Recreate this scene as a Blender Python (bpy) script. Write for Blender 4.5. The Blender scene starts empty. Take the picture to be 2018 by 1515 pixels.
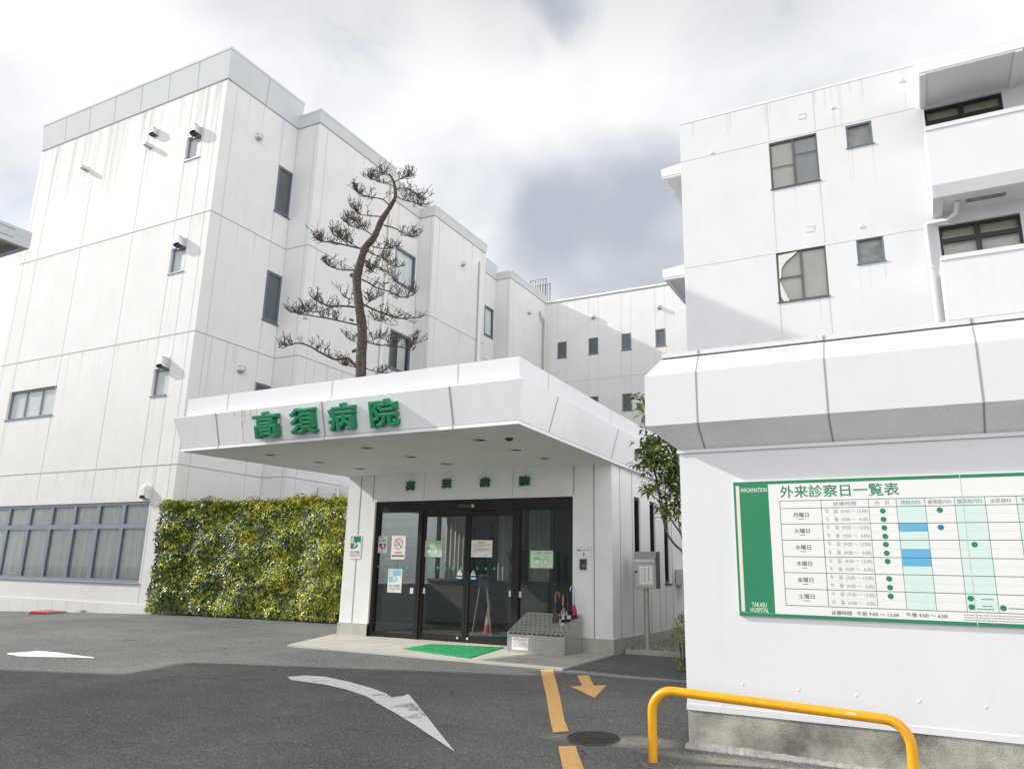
import bpy, bmesh, math, random
from mathutils import Vector, Matrix
rad = math.radians
S = bpy.context.scene
COL = S.collection

# ------------------------------------------------------------------ camera
FPX, PITCH, ROLL, YAW, EYE = 1489.2, 0.246302, 0.0237664, -0.492141, 1.25
_cy, _sy = math.cos(YAW), math.sin(YAW)
FW = Vector((_sy*math.cos(PITCH), _cy*math.cos(PITCH), math.sin(PITCH)))
_r0 = Vector((_cy, -_sy, 0)); _u0 = _r0.cross(FW)
RT = _r0*math.cos(ROLL) + _u0*math.sin(ROLL)
UP = -_r0*math.sin(ROLL) + _u0*math.cos(ROLL)
CAM = Vector((0, 0, EYE))
cd = bpy.data.cameras.new('camera'); cam = bpy.data.objects.new('camera', cd); COL.objects.link(cam)
cd.sensor_width = 36; cd.lens = FPX/2018*36; cd.clip_start = .05; cd.clip_end = 3000
M = Matrix.Identity(4)
for i in range(3):
    M[i][0], M[i][1], M[i][2], M[i][3] = RT[i], UP[i], -FW[i], CAM[i]
cam.matrix_world = M
S.camera = cam

# ------------------------------------------------------------------ light
SUN = Vector((-1, -.29, .611)).normalized()          # towards the sun
SUN_EL = math.asin(SUN.z); SUN_AZ = math.atan2(SUN.x, SUN.y)
ld = bpy.data.lights.new('sun', 'SUN'); ld.energy = 4.0; ld.angle = rad(1.0); ld.color = (1, .965, .905)
lo = bpy.data.objects.new('sun', ld); COL.objects.link(lo); lo.location = (-30, -10, 25)
lo.rotation_euler = SUN.to_track_quat('Z', 'Y').to_euler()
S.view_settings.view_transform = 'Standard'; S.view_settings.look = 'None'
S.view_settings.exposure = 0.26; S.view_settings.gamma = 1

def ray(px, py):
    return (FW + RT*((px-1009)/FPX) - UP*((py-757.5)/FPX))

W = bpy.data.worlds.new('World'); S.world = W; W.use_nodes = True
def build_world():
    nt = W.node_tree; N = nt.nodes; L = nt.links; N.clear()
    out = N.new('ShaderNodeOutputWorld')
    sky = N.new('ShaderNodeTexSky'); sky.sky_type = 'NISHITA'; sky.sun_disc = False
    sky.sun_elevation = SUN_EL; sky.sun_rotation = SUN_AZ; sky.air_density = 1.2; sky.dust_density = 2.0
    bg = N.new('ShaderNodeBackground'); bg.inputs[1].default_value = .12; L.new(sky.outputs[0], bg.inputs[0])
    tc = N.new('ShaderNodeTexCoord')
    def math_(op, a, b=None, c=None):
        n = N.new('ShaderNodeMath'); n.operation = op
        for i, v in enumerate((a, b, c)):
            if v is None: continue
            if isinstance(v, (int, float)): n.inputs[i].default_value = v
            else: L.new(v, n.inputs[i])
        return n.outputs[0]
    def noise(scale, detail, rough, dist=0., stretch=(1, 1, 1)):
        mp = N.new('ShaderNodeMapping'); mp.inputs['Scale'].default_value = stretch
        L.new(tc.outputs['Generated'], mp.inputs[0])
        n = N.new('ShaderNodeTexNoise'); n.inputs['Scale'].default_value = scale
        n.inputs['Detail'].default_value = detail; n.inputs['Roughness'].default_value = rough
        n.inputs['Distortion'].default_value = dist
        L.new(mp.outputs[0], n.inputs['Vector']); return n.outputs[0]
    def blob(d, inner, outer):                       # 1 at direction d, 0 past `outer` degrees
        d = Vector(d).normalized()
        v = N.new('ShaderNodeVectorMath'); v.operation = 'DOT_PRODUCT'; v.inputs[1].default_value = d
        L.new(tc.outputs['Generated'], v.inputs[0])
        m = N.new('ShaderNodeMapRange'); m.interpolation_type = 'SMOOTHSTEP'
        m.inputs[1].default_value = math.cos(rad(outer)); m.inputs[2].default_value = math.cos(rad(inner))
        L.new(v.outputs['Value'], m.inputs[0]); return m.outputs[0]
    big = noise(2.2, 8, .52, .3, (1, 1, 1.7)); fine = noise(6.5, 7, .55, .4, (1, 1, 1.4))
    # shaded undersides of the cloud deck
    dark = math_('MULTIPLY', blob(ray(1240, 500), 0, 11), .62)
    for q, i, o, k in (((930, 430), 0, 9, .42), ((20, 240), 0, 7, .34), ((1180, 330), 0, 8, .30), ((1620, 90), 0, 14, .40), ((600, 90), 0, 11, .38), ((1000, 10), 0, 6, .30)):
        dark = math_('ADD', dark, math_('MULTIPLY', blob(ray(*q), i, o), k))
    turb = math_('ADD', math_('MULTIPLY', math_('SUBTRACT', big, .5), 1.5), math_('MULTIPLY', math_('SUBTRACT', fine, .5), 1.0))
    dk = math_('ADD', math_('SUBTRACT', dark, .05), math_('MULTIPLY', turb, .55))
    dkr = N.new('ShaderNodeMapRange'); dkr.interpolation_type = 'SMOOTHSTEP'
    dkr.inputs[1].default_value = .02; dkr.inputs[2].default_value = .78; L.new(dk, dkr.inputs[0])
    # cloud colour
    mx = N.new('ShaderNodeMix'); mx.data_type = 'RGBA'
    mx.inputs[6].default_value = (.86, .865, .88, 1); mx.inputs[7].default_value = (.42, .46, .53, 1)
    L.new(dkr.outputs[0], mx.inputs[0])
    # unseen bright cloud added as fill: to the east and low behind the camera
    glow = math_('ADD', math_('MULTIPLY', blob((1, -.15, .28), 10, 70), .85), math_('MULTIPLY', blob((.1, -1, .12), 10, 65), .85))
    sx = N.new('ShaderNodeSeparateXYZ'); L.new(tc.outputs['Generated'], sx.inputs[0])
    zen = N.new('ShaderNodeMapRange'); zen.inputs[1].default_value = .58; zen.inputs[2].default_value = .86; zen.inputs[3].default_value = 1; zen.inputs[4].default_value = .25
    L.new(sx.outputs['Z'], zen.inputs[0])
    st = math_('MULTIPLY', math_('ADD', glow, 1.0), zen.outputs[0])        # unseen zenith dimmed so shaded ground stays darker
    cb = N.new('ShaderNodeBackground'); L.new(mx.outputs[2], cb.inputs[0]); L.new(st, cb.inputs[1])
    gap = math_('ADD', math_('ADD', big, math_('MULTIPLY', fine, .35)), math_('MULTIPLY', math_('ADD', blob(ray(620, 60), 0, 9), blob(ray(1030, 0), 0, 6)), .12))
    gr = N.new('ShaderNodeMapRange'); gr.interpolation_type = 'SMOOTHSTEP'
    gr.inputs[1].default_value = .74; gr.inputs[2].default_value = .92; gr.inputs[3].default_value = 1; gr.inputs[4].default_value = .55
    L.new(gap, gr.inputs[0])
    ms = N.new('ShaderNodeMixShader'); L.new(gr.outputs[0], ms.inputs[0]); L.new(bg.outputs[0], ms.inputs[1]); L.new(cb.outputs[0], ms.inputs[2])
    L.new(ms.outputs[0], out.inputs[0])
build_world()

# ------------------------------------------------------------------ placing helpers
def AX(px, py, X): d = ray(px, py); return CAM + d*(X/d.x)
def AY(px, py, Y): d = ray(px, py); return CAM + d*(Y/d.y)
def AZ(px, py, Z): d = ray(px, py); return CAM + d*((Z-EYE)/d.z)
def sp(v, k=.6):                                     # soft max(0, v)
    return (v + math.sqrt(v*v + k*k))/2
def gz(x, y):                                        # height of the ground: it falls to the street and to the west
    return max(-1.2, -.05*(sp(9.8-y) - .01) - .03*(sp(-18.5-x) - .02))
def AG(px, py):
    z = 0.
    for _ in range(30):
        p = AZ(px, py, z); z = gz(p.x, p.y)
    return AZ(px, py, z)

# ------------------------------------------------------------------ objects
def props(o, label=None, cat=None, group=None, kind=None):
    for k, v in (('label', label), ('category', cat), ('group', group), ('kind', kind)):
        if v: o[k] = v
    return o
def thing(name, loc, label, cat, group=None, rz=0.):
    o = bpy.data.objects.new(name, None); COL.objects.link(o); o.empty_display_size = .2
    o.location = loc; o.rotation_euler = (0, 0, rz)
    return props(o, label, cat, group)
def wloc(o):
    m = Matrix.Translation(o.location) @ o.rotation_euler.to_matrix().to_4x4()
    return (wloc(o.parent) @ m) if o.parent else m

class MB:
    """collects faces, then links them as one mesh object"""
    def __init__(s): s.v = []; s.f = []; s.m = []; s.sm = []
    def face(s, pts, m=0, smooth=False):
        i = len(s.v); s.v += [tuple(p) for p in pts]; s.f.append(tuple(range(i, i+len(pts)))); s.m.append(m); s.sm.append(smooth)
    def mesh(s, vs, fs, m=0, smooth=False):
        i = len(s.v); s.v += [tuple(p) for p in vs]
        for f in fs: s.f.append(tuple(i+k for k in f)); s.m.append(m); s.sm.append(smooth)
    def hexa(s, b, t, m=0):                          # bottom loop of 4, top loop of 4
        s.mesh(list(b)+list(t), [(3,2,1,0),(4,5,6,7),(0,1,5,4),(1,2,6,5),(2,3,7,6),(3,0,4,7)], m)
    def box(s, x0, x1, y0, y1, z0, z1, m=0):
        s.hexa([(x0,y0,z0),(x1,y0,z0),(x1,y1,z0),(x0,y1,z0)], [(x0,y0,z1),(x1,y0,z1),(x1,y1,z1),(x0,y1,z1)], m)
    def tube(s, pts, r, n=8, m=0, caps=True, smooth=True):
        pts = [Vector(p) for p in pts]
        rs = r if isinstance(r, (list, tuple)) else [r]*len(pts)
        ref = None; rings = []
        for i, p in enumerate(pts):
            a = pts[max(i-1, 0)]; b = pts[min(i+1, len(pts)-1)]; t = (b-a)
            if t.length < 1e-9: t = Vector((0, 0, 1))
            t.normalize()
            if ref is None: ref = t.orthogonal().normalized()
            ref = (ref - t*ref.dot(t))
            if ref.length < 1e-6: ref = t.orthogonal()
            ref.normalize(); q = t.cross(ref)
            rings.append([p + (ref*math.cos(2*math.pi*k/n) + q*math.sin(2*math.pi*k/n))*rs[i] for k in range(n)])
        vs = [v for g in rings for v in g]; fs = []
        for i in range(len(rings)-1):
            for k in range(n):
                fs.append((i*n+k, i*n+(k+1) % n, (i+1)*n+(k+1) % n, (i+1)*n+k))
        s.mesh(vs, fs, m, smooth)
        if caps:
            s.mesh(rings[0], [tuple(range(n-1, -1, -1))], m); s.mesh(rings[-1], [tuple(range(n))], m)
    def lathe(s, prof, c, n=20, m=0, axis=(0,0,1), smooth=True):
        ax = Vector(axis).normalized(); u = ax.orthogonal().normalized(); w = ax.cross(u); c = Vector(c)
        vs = []; fs = []
        for r, h in prof:
            for k in range(n):
                a = 2*math.pi*k/n; vs.append(c + ax*h + (u*math.cos(a)+w*math.sin(a))*r)
        for i in range(len(prof)-1):
            for k in range(n):
                fs.append((i*n+k, i*n+(k+1) % n, (i+1)*n+(k+1) % n, (i+1)*n+k))
        s.mesh(vs, fs, m, smooth)
        if prof[0][0] > 1e-4: s.mesh(vs[:n], [tuple(range(n-1, -1, -1))], m)
        if prof[-1][0] > 1e-4: s.mesh(vs[-n:], [tuple(range(n))], m)
    def build(s, name, mats, parent=None, bevel=0.):
        if not isinstance(mats, (list, tuple)): mats = [mats]
        me = bpy.data.meshes.new(name)
        vs = s.v
        if parent is not None:
            inv = wloc(parent).inverted(); vs = [inv @ Vector(v) for v in vs]
        me.from_pydata([tuple(v) for v in vs], [], s.f); 
        for m in mats: me.materials.append(m)
        me.polygons.foreach_set('material_index', s.m); me.polygons.foreach_set('use_smooth', s.sm)
        me.update()
        o = bpy.data.objects.new(name, me); COL.objects.link(o)
        if parent is not None: o.parent = parent
        if bevel:
            bm = bmesh.new(); bm.from_mesh(me); bmesh.ops.remove_doubles(bm, verts=bm.verts, dist=1e-5); bm.to_mesh(me); bm.free()
            md = o.modifiers.new('bevel', 'BEVEL'); md.width = bevel; md.segments = 2; md.limit_method = 'ANGLE'; md.angle_limit = rad(40)
        return o

class Pl:
    """a wall plane: u along it, z up, n outward"""
    def __init__(s, o, u, n): s.o = Vector(o); s.u = Vector(u).normalized(); s.n = Vector(n).normalized(); s.w = Vector((0, 0, 1))
    def p(s, u, z, n=0.): return s.o + s.u*u + s.w*z + s.n*n
    def box(s, mb, u0, u1, z0, z1, n0, n1, m=0):
        P = s.p; mb.hexa([P(u0,z0,n1), P(u1,z0,n1), P(u1,z0,n0), P(u0,z0,n0)], [P(u0,z1,n1), P(u1,z1,n1), P(u1,z1,n0), P(u0,z1,n0)], m)
    def wall(s, mb, u0, u1, z0, z1, holes=(), depth=.16, m=0):
        us = sorted({u0, u1, *[min(max(h[k], u0), u1) for h in holes for k in (0, 1)]})
        zs = sorted({z0, z1, *[min(max(h[k], z0), z1) for h in holes for k in (2, 3)]})
        P = s.p
        for a, b in zip(us, us[1:]):
            for c, d in zip(zs, zs[1:]):
                x, y = (a+b)/2, (c+d)/2
                if any(h[0] < x < h[1] and h[2] < y < h[3] for h in holes): continue
                mb.face([P(a,c), P(b,c), P(b,d), P(a,d)], m)
        for h in holes:
            a, b, c, d = h[:4]; q = -depth
            mb.face([P(a,c), P(a,d), P(a,d,q), P(a,c,q)], m); mb.face([P(b,d), P(b,c), P(b,c,q), P(b,d,q)], m)
            mb.face([P(a,d), P(b,d), P(b,d,q), P(a,d,q)], m); mb.face([P(b,c), P(a,c), P(a,c,q), P(b,c,q)], m)
def PY(Y, x0=0.): return Pl((x0, Y, 0), (1, 0, 0), (0, -1, 0))        # faces the street; u = x - x0
def PX(X): return Pl((X, 0, 0), (0, 1, 0), (1, 0, 0))                  # faces east; u = y

# ------------------------------------------------------------------ materials
def mat(name, col, rough=.6, metal=0., var=.0, scale=8., streak=0., streak_col=(.55, .52, .46), streak_sc=(5, 5, .22), spots=0., spot_rng=(.52, .72), spot_col=(.2, .18, .15), bump=0., bscale=120., spec=.5, fine=0., fscale=300., trans=0.):
    m = bpy.data.materials.new(name); m.use_nodes = True; nt = m.node_tree; N = nt.nodes; L = nt.links
    b = N['Principled BSDF']; b.inputs['Roughness'].default_value = rough; b.inputs['Metallic'].default_value = metal
    b.inputs['Specular IOR Level'].default_value = spec
    c4 = (*col, 1); b.inputs['Base Color'].default_value = c4
    if not (var or streak or spots or bump or fine): return m
    tc = N.new('ShaderNodeTexCoord'); cur = None
    def nz(sc, det=5, stretch=None, rg=.55):
        n = N.new('ShaderNodeTexNoise'); n.inputs['Scale'].default_value = sc; n.inputs['Detail'].default_value = det; n.inputs['Roughness'].default_value = rg
        if stretch:
            mp = N.new('ShaderNodeMapping'); mp.inputs['Scale'].default_value = stretch; L.new(tc.outputs['Object'], mp.inputs[0]); L.new(mp.outputs[0], n.inputs['Vector'])
        else: L.new(tc.outputs['Object'], n.inputs['Vector'])
        return n.outputs[0]
    def mr(s, a, b_, c, d):
        n = N.new('ShaderNodeMapRange'); n.inputs[1].default_value = a; n.inputs[2].default_value = b_; n.inputs[3].default_value = c; n.inputs[4].default_value = d
        L.new(s, n.inputs[0]); return n.outputs[0]
    def mul(cin, fac, colr):                         # blend towards colr by fac
        x = N.new('ShaderNodeMix'); x.data_type = 'RGBA'; L.new(fac, x.inputs[0])
        if cin is None: x.inputs[6].default_value = c4
        else: L.new(cin, x.inputs[6])
        x.inputs[7].default_value = (*colr, 1); return x.outputs[2]
    dk = tuple(v*(1-var*1.6) for v in col)
    if var: cur = mul(cur, mr(nz(scale), .35, .7, 0, 1), dk)
    if fine: cur = mul(cur, mr(nz(fscale, 2), .42, .62, 0, fine), tuple(v*.25 for v in col)); cur = mul(cur, mr(nz(fscale*.7, 2), .60, .68, 0, fine), tuple(min(1, v*3+.08) for v in col))
    if streak: cur = mul(cur, mr(nz(1., 6, streak_sc, .6), .55, .78, 0, streak), streak_col)
    if spots: cur = mul(cur, mr(nz(scale*.45, 7, None, .65), spot_rng[0], spot_rng[1], 0, spots), spot_col)
    if cur is not None: L.new(cur, b.inputs['Base Color'])
    if bump:
        bp = N.new('ShaderNodeBump'); bp.inputs['Strength'].default_value = bump; bp.inputs['Distance'].default_value = .01
        L.new(nz(bscale, 3), bp.inputs['Height']); L.new(bp.outputs[0], b.inputs['Normal'])
    return m
def glass_mat(name, tint=(.8, .87, .86), ior=1.5, extra=0.):
    m = bpy.data.materials.new(name); m.use_nodes = True; nt = m.node_tree; N = nt.nodes; L = nt.links; N.clear()
    o = N.new('ShaderNodeOutputMaterial'); t = N.new('ShaderNodeBsdfTransparent'); t.inputs[0].default_value = (*tint, 1)
    g = N.new('ShaderNodeBsdfGlossy'); g.inputs['Roughness'].default_value = .015; g.inputs[0].default_value = (.95, .97, 1, 1)
    f = N.new('ShaderNodeFresnel'); f.inputs[0].default_value = ior
    a = N.new('ShaderNodeMath'); a.operation = 'ADD'; a.inputs[1].default_value = extra; L.new(f.outputs[0], a.inputs[0])
    x = N.new('ShaderNodeMixShader'); L.new(a.outputs[0], x.inputs[0]); L.new(t.outputs[0], x.inputs[1]); L.new(g.outputs[0], x.inputs[2]); L.new(x.outputs[0], o.inputs[0])
    return m
WHITE = mat('white_wall', (.725, .722, .715), .75, var=.035, scale=.9, streak=.28, bump=.25, bscale=60, spec=.12)
WHITE2 = mat('white_render', (.72, .73, .75), .7, var=.02, scale=1.3, streak=.10, bump=.10, bscale=40, spec=.12)
WHITE3 = mat('dimmed_white_render', (.67, .68, .695), .8, var=.03, scale=1., streak=.16, bump=.10, bscale=30, spec=.12)  # white render darkened in colour to offset strong light on the right block
STUCCO = mat('stucco', (.87, .87, .86), .85, var=.04, scale=2.2, streak=.10, bump=.9, bscale=55)
PANEL = mat('white_panel', (.82, .83, .85), .55, var=.03, scale=1.1, streak=.18, spec=.3)
PANEL_B = mat('grey_panel', (.60, .62, .635), .85, var=.03, scale=1.0, streak=.12, spec=.08)
SOFFIT = mat('soffit_paint', (.80, .81, .78), .7, var=.04, scale=1.2)
DIRTY = mat('weathered_panel', (.84, .86, .87), .7, var=.06, scale=2., streak=.6, streak_col=(.42, .44, .44), streak_sc=(55, 55, 2.2))
JOINT = mat('sealant_joint', (.34, .34, .33), .8)
JOINT_L = mat('pale_joint', (.56, .56, .55), .8)
CONC = mat('bare_concrete', (.44, .425, .375), .85, var=.16, scale=4.2, spot_rng=(.44, .66), spots=.9, spot_col=(.12, .115, .10), streak=.35, bump=.5, bscale=80)
CONC_L = mat('pale_concrete', (.50, .485, .44), .85, var=.12, scale=3., spots=.35, spot_col=(.30, .28, .24), bump=.4, bscale=70)
ALU = mat('blue_grey_aluminium', (.13, .16, .21), .35, .35)
ALU_L = mat('slate_aluminium', (.21, .25, .31), .38, .35)
ALU_D = mat('dark_aluminium', (.035, .042, .055), .4, .2)
BROWN = mat('bronze_frame', (.022, .018, .017), .38, .2)
BROWN2 = mat('brown_window_frame', (.10, .085, .07), .4, .1)
GLASS = glass_mat('window_glass', (.91, .945, .94), 1.45, .02)
GLASS_D = glass_mat('door_glass', (.84, .89, .87), 1.5, .0)
DARKIN = mat('dark_room', (.10, .105, .11), .9)
FROST = mat('frosted_glass', (.50, .54, .55), .3, var=.06, scale=2.)
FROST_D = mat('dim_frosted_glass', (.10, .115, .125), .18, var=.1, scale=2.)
CURT = mat('curtain_cloth', (.90, .91, .88), .9, var=.05, scale=3.)
BLIND = mat('beige_blind', (.66, .62, .56), .8, var=.06, scale=2.)
BLIND_G = mat('grey_blind', (.42, .42, .44), .8, var=.05, scale=2.)
STEEL = mat('brushed_steel', (.46, .45, .42), .42, .35, var=.10, scale=3., spots=.25, spot_col=(.25, .22, .18))
STEEL_D = mat('dark_steel', (.09, .09, .085), .45, .6)
GALV = mat('galvanised_metal', (.55, .56, .57), .4, .5)
PIPE = mat('cream_pipe', (.72, .71, .66), .5, var=.04, scale=2.)
GREEN = mat('sign_green', (.012, .23, .10), .4, var=.08, scale=3.)
GREEN_D = mat('faded_dark_green', (.03, .12, .07), .5)
PRINT_G = mat('print_green', (.012, .22, .10), .5, var=.05, scale=3.)
PRINT_GL = mat('print_pale_green', (.62, .76, .71), .5)
PRINT_B = mat('print_blue', (.12, .42, .66), .5, var=.05, scale=6.)
PRINT_BD = mat('print_deep_blue', (.02, .16, .33), .5)
PRINT_LB = mat('print_light_blue', (.25, .55, .70), .5)
PRINT_K = mat('print_black', (.035, .035, .035), .6)
PRINT_GY = mat('print_grey', (.30, .30, .30), .6)
PRINT_R = mat('print_red', (.60, .05, .05), .5)
PRINT_O = mat('print_orange', (.55, .16, .06), .5)
PRINT_Y = mat('print_yellow', (.78, .60, .05), .5)
PRINT_LG = mat('print_leaf_green', (.10, .38, .10), .5)
PRINT_MINT = mat('print_mint', (.02, .50, .32), .5)
PAPER = mat('paper', (.80, .80, .78), .6)
BOARD = mat('board_white', (.78, .785, .77), .35, var=.015, scale=2.)
CREAM = mat('print_cream', (.72, .69, .60), .5)
YEL = mat('yellow_paint', (.83, .40, .008), .38, var=.10, scale=7., spots=.35, spot_col=(.60, .27, .02))
RUST = mat('rust_stain', (.45, .20, .06), .8, var=.2, scale=8.)

def stain_mat(name='rust_runs', col=(.58, .36, .13), alpha=(.0, .85)):
    m = bpy.data.materials.new(name); m.use_nodes = True; nt = m.node_tree; N = nt.nodes; L = nt.links
    b = N['Principled BSDF']; b.inputs['Base Color'].default_value = (*col, 1); b.inputs['Roughness'].default_value = .8
    tc = N.new('ShaderNodeTexCoord'); n = N.new('ShaderNodeTexNoise'); n.inputs['Scale'].default_value = 1; n.inputs['Detail'].default_value = 5; mp = N.new('ShaderNodeMapping'); mp.inputs['Scale'].default_value = (90, 90, 5); L.new(tc.outputs['Object'], mp.inputs[0]); L.new(mp.outputs[0], n.inputs['Vector'])
    r = N.new('ShaderNodeMapRange'); r.inputs[1].default_value = .3; r.inputs[2].default_value = .7; r.inputs[3].default_value = alpha[0]; r.inputs[4].default_value = alpha[1]; L.new(n.outputs[0], r.inputs[0])
    t = N.new('ShaderNodeBsdfTransparent'); x = N.new('ShaderNodeMixShader'); L.new(r.outputs[0], x.inputs[0]); L.new(t.outputs[0], x.inputs[1]); L.new(b.outputs[0], x.inputs[2]); L.new(x.outputs[0], N['Material Output'].inputs[0])
    return m
DRIP = stain_mat('water_runs', (.46, .43, .37), (.0, .20))

# ------------------------------------------------------------------ text
def text_mesh(body, size, offset=0., extrude=0., bevel=0., res=3):
    c = bpy.data.curves.new('lettering', 'FONT'); c.body = body; c.size = size; c.offset = offset; c.extrude = extrude
    c.resolution_u = res; c.bevel_depth = bevel; c.bevel_resolution = 1
    o = bpy.data.objects.new('lettering', c); COL.objects.link(o)
    dg = bpy.context.evaluated_depsgraph_get(); me = bpy.data.meshes.new_from_object(o.evaluated_get(dg))
    bpy.data.objects.remove(o); bpy.data.curves.remove(c)
    vs = [v.co.copy() for v in me.vertices]; fs = [tuple(p.vertices) for p in me.polygons]; bpy.data.meshes.remove(me)
    return vs, fs
def put_text(mb, body, O, U, V, w=None, h=None, m=0, offset=0., extrude=0., bevel=0.):
    """bold strokes come from slightly shifted layers of the same outline, each a hair above the last"""
    U = Vector(U).normalized(); V = Vector(V).normalized(); Nn = U.cross(V)
    if offset:
        e = offset*(h or (w/max(1, len(body))))
        k = 0; ring = [(0, 0)]+[(math.cos(a), math.sin(a)) for a in [2*math.pi*i/8 for i in range(8)]]
        for a, b in ring:
            _text1(mb, body, Vector(O)+U*(e+a*e)+V*(e+b*e)+Nn*(k*(.0004 if extrude else .00002)), U, V, (w-2*e) if w else None, (h-2*e) if h else None, m, extrude, bevel); k += 1
    else: _text1(mb, body, O, U, V, w, h, m, extrude, bevel)
def _text1(mb, body, O, U, V, w, h, m, extrude, bevel):
    """lettering filling a box: O lower-left corner, U right, V up (unit), N = U x V outward"""
    U = Vector(U).normalized(); V = Vector(V).normalized(); Nn = U.cross(V)
    vs, fs = text_mesh(body, 1., 0., extrude/(h or 1), bevel/(h or 1))
    x0 = min(v.x for v in vs); x1 = max(v.x for v in vs); y0 = min(v.y for v in vs); y1 = max(v.y for v in vs)
    if w is None: sy = h/(y1-y0); sx = sy
    elif h is None: sx = w/(x1-x0); sy = sx
    else: sx = w/(x1-x0); sy = h/(y1-y0)
    mb.mesh([Vector(O) + U*((v.x-x0)*sx) + V*((v.y-y0)*sy) + Nn*(v.z*(h or sy)) for v in vs], fs, m)
    return (x1-x0)*sx

# ------------------------------------------------------------------ ground
def asphalt():
    m = bpy.data.materials.new('asphalt'); m.use_nodes = True; nt = m.node_tree; N = nt.nodes; L = nt.links
    b = N['Principled BSDF']; b.inputs['Roughness'].default_value = .82; b.inputs['Specular IOR Level'].default_value = .35
    tc = N.new('ShaderNodeTexCoord')
    def nz(sc, det=4, rg=.55, off=(0, 0, 0), stretch=(1, 1, 1)):
        mp = N.new('ShaderNodeMapping'); mp.inputs['Location'].default_value = off; mp.inputs['Scale'].default_value = stretch; L.new(tc.outputs['Object'], mp.inputs[0])
        n = N.new('ShaderNodeTexNoise'); n.inputs['Scale'].default_value = sc; n.inputs['Detail'].default_value = det; n.inputs['Roughness'].default_value = rg
        L.new(mp.outputs[0], n.inputs['Vector']); return n
    def mr(s, a, b_, c, d, sm=False):
        n = N.new('ShaderNodeMapRange'); n.inputs[1].default_value = a; n.inputs[2].default_value = b_; n.inputs[3].default_value = c; n.inputs[4].default_value = d
        if sm: n.interpolation_type = 'SMOOTHSTEP'
        L.new(s, n.inputs[0]); return n.outputs[0]
    def mix(f, a, c):
        x = N.new('ShaderNodeMix'); x.data_type = 'RGBA'
        for i, v in ((0, f), (6, a), (7, c)):
            if isinstance(v, tuple): x.inputs[i].default_value = (*v, 1)
            elif isinstance(v, float): x.inputs[i].default_value = v
            else: L.new(v, x.inputs[i])
        return x.outputs[2]
    def mth(op, a, b_):
        n = N.new('ShaderNodeMath'); n.operation = op
        for i, v in enumerate((a, b_)):
            if isinstance(v, (int, float)): n.inputs[i].default_value = v
            else: L.new(v, n.inputs[i])
        return n.outputs[0]
    c = mix(mr(nz(.45, 6, .6).outputs[0], .35, .68, 0, 1), (.142, .147, .151), (.270, .264, .248))
    c = mix(mr(nz(1.6, 6, .65, (7, 3, 0), (1, 2.2, 1)).outputs[0], .52, .72, 0, .55), c, (.105, .107, .108))
    c = mix(mr(nz(85, 3, .6).outputs[0], .42, .62, 0, .75), c, (.05, .051, .052))
    c = mix(mr(nz(48, 2, .5, (3, 9, 1)).outputs[0], .57, .63, 0, .65), c, (.34, .335, .32))
    v = N.new('ShaderNodeTexVoronoi'); v.inputs['Scale'].default_value = 140; L.new(tc.outputs['Object'], v.inputs['Vector'])
    c = mix(mr(v.outputs['Distance'], .0, .35, .35, 0), c, (.16, .16, .155))
    # cracks
    w = nz(1.1, 5, .6); vm = N.new('ShaderNodeVectorMath'); vm.operation = 'MULTIPLY_ADD'; vm.inputs[1].default_value = (.9, .9, .9)
    L.new(w.outputs['Color'], vm.inputs[0]); L.new(tc.outputs['Object'], vm.inputs[2])
    v2 = N.new('ShaderNodeTexVoronoi'); v2.feature = 'DISTANCE_TO_EDGE'; v2.inputs['Scale'].default_value = .31; L.new(vm.outputs[0], v2.inputs['Vector'])
    ck = mth('MULTIPLY', mr(v2.outputs['Distance'], 0, .0032, .85, 0), mr(nz(.8, 3, .5, (5, 5, 5)).outputs[0], .47, .56, 0, 1))
    c = mix(ck, c, (.018, .018, .018))
    # pale sand-coloured patches beside the manhole and along the wall foot
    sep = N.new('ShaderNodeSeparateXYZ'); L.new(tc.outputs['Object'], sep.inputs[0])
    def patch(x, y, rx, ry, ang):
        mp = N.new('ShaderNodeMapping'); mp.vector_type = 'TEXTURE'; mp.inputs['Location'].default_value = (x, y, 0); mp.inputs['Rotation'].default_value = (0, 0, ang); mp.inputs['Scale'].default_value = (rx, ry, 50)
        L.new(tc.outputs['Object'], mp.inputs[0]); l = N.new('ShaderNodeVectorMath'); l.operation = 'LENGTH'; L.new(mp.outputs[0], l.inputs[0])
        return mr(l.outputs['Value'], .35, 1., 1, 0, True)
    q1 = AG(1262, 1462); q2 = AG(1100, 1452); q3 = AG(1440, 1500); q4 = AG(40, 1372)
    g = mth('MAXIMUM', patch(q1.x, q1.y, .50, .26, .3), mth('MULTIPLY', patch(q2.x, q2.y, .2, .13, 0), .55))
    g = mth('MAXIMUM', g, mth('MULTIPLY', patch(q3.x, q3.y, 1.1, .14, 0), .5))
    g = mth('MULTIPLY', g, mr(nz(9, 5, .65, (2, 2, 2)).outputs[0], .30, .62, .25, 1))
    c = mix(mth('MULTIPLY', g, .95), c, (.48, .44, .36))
    L.new(c, b.inputs['Base Color'])
    bp = N.new('ShaderNodeBump'); bp.inputs['Strength'].default_value = .8; bp.inputs['Distance'].default_value = .008
    L.new(mth('ADD', nz(120, 3).outputs[0], mth('MULTIPLY', v.outputs['Distance'], .6)), bp.inputs['Height']); L.new(bp.outputs[0], b.inputs['Normal'])
    return m
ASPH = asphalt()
def axis(lo, hi, f0, f1, step):
    a = [f0 + i*step for i in range(int((f1-f0)/step)+1)]; d = step; v = a[0]
    while v > lo: d *= 1.5; v -= d; a.insert(0, max(v, lo))
    d = step; v = a[-1]
    while v < hi: d *= 1.5; v += d; a.append(min(v, hi))
    return a
mb = MB()
gx = axis(-700, 700, -30, 6, .6); gy = axis(-700, 700, -4, 18, .5)
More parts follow.
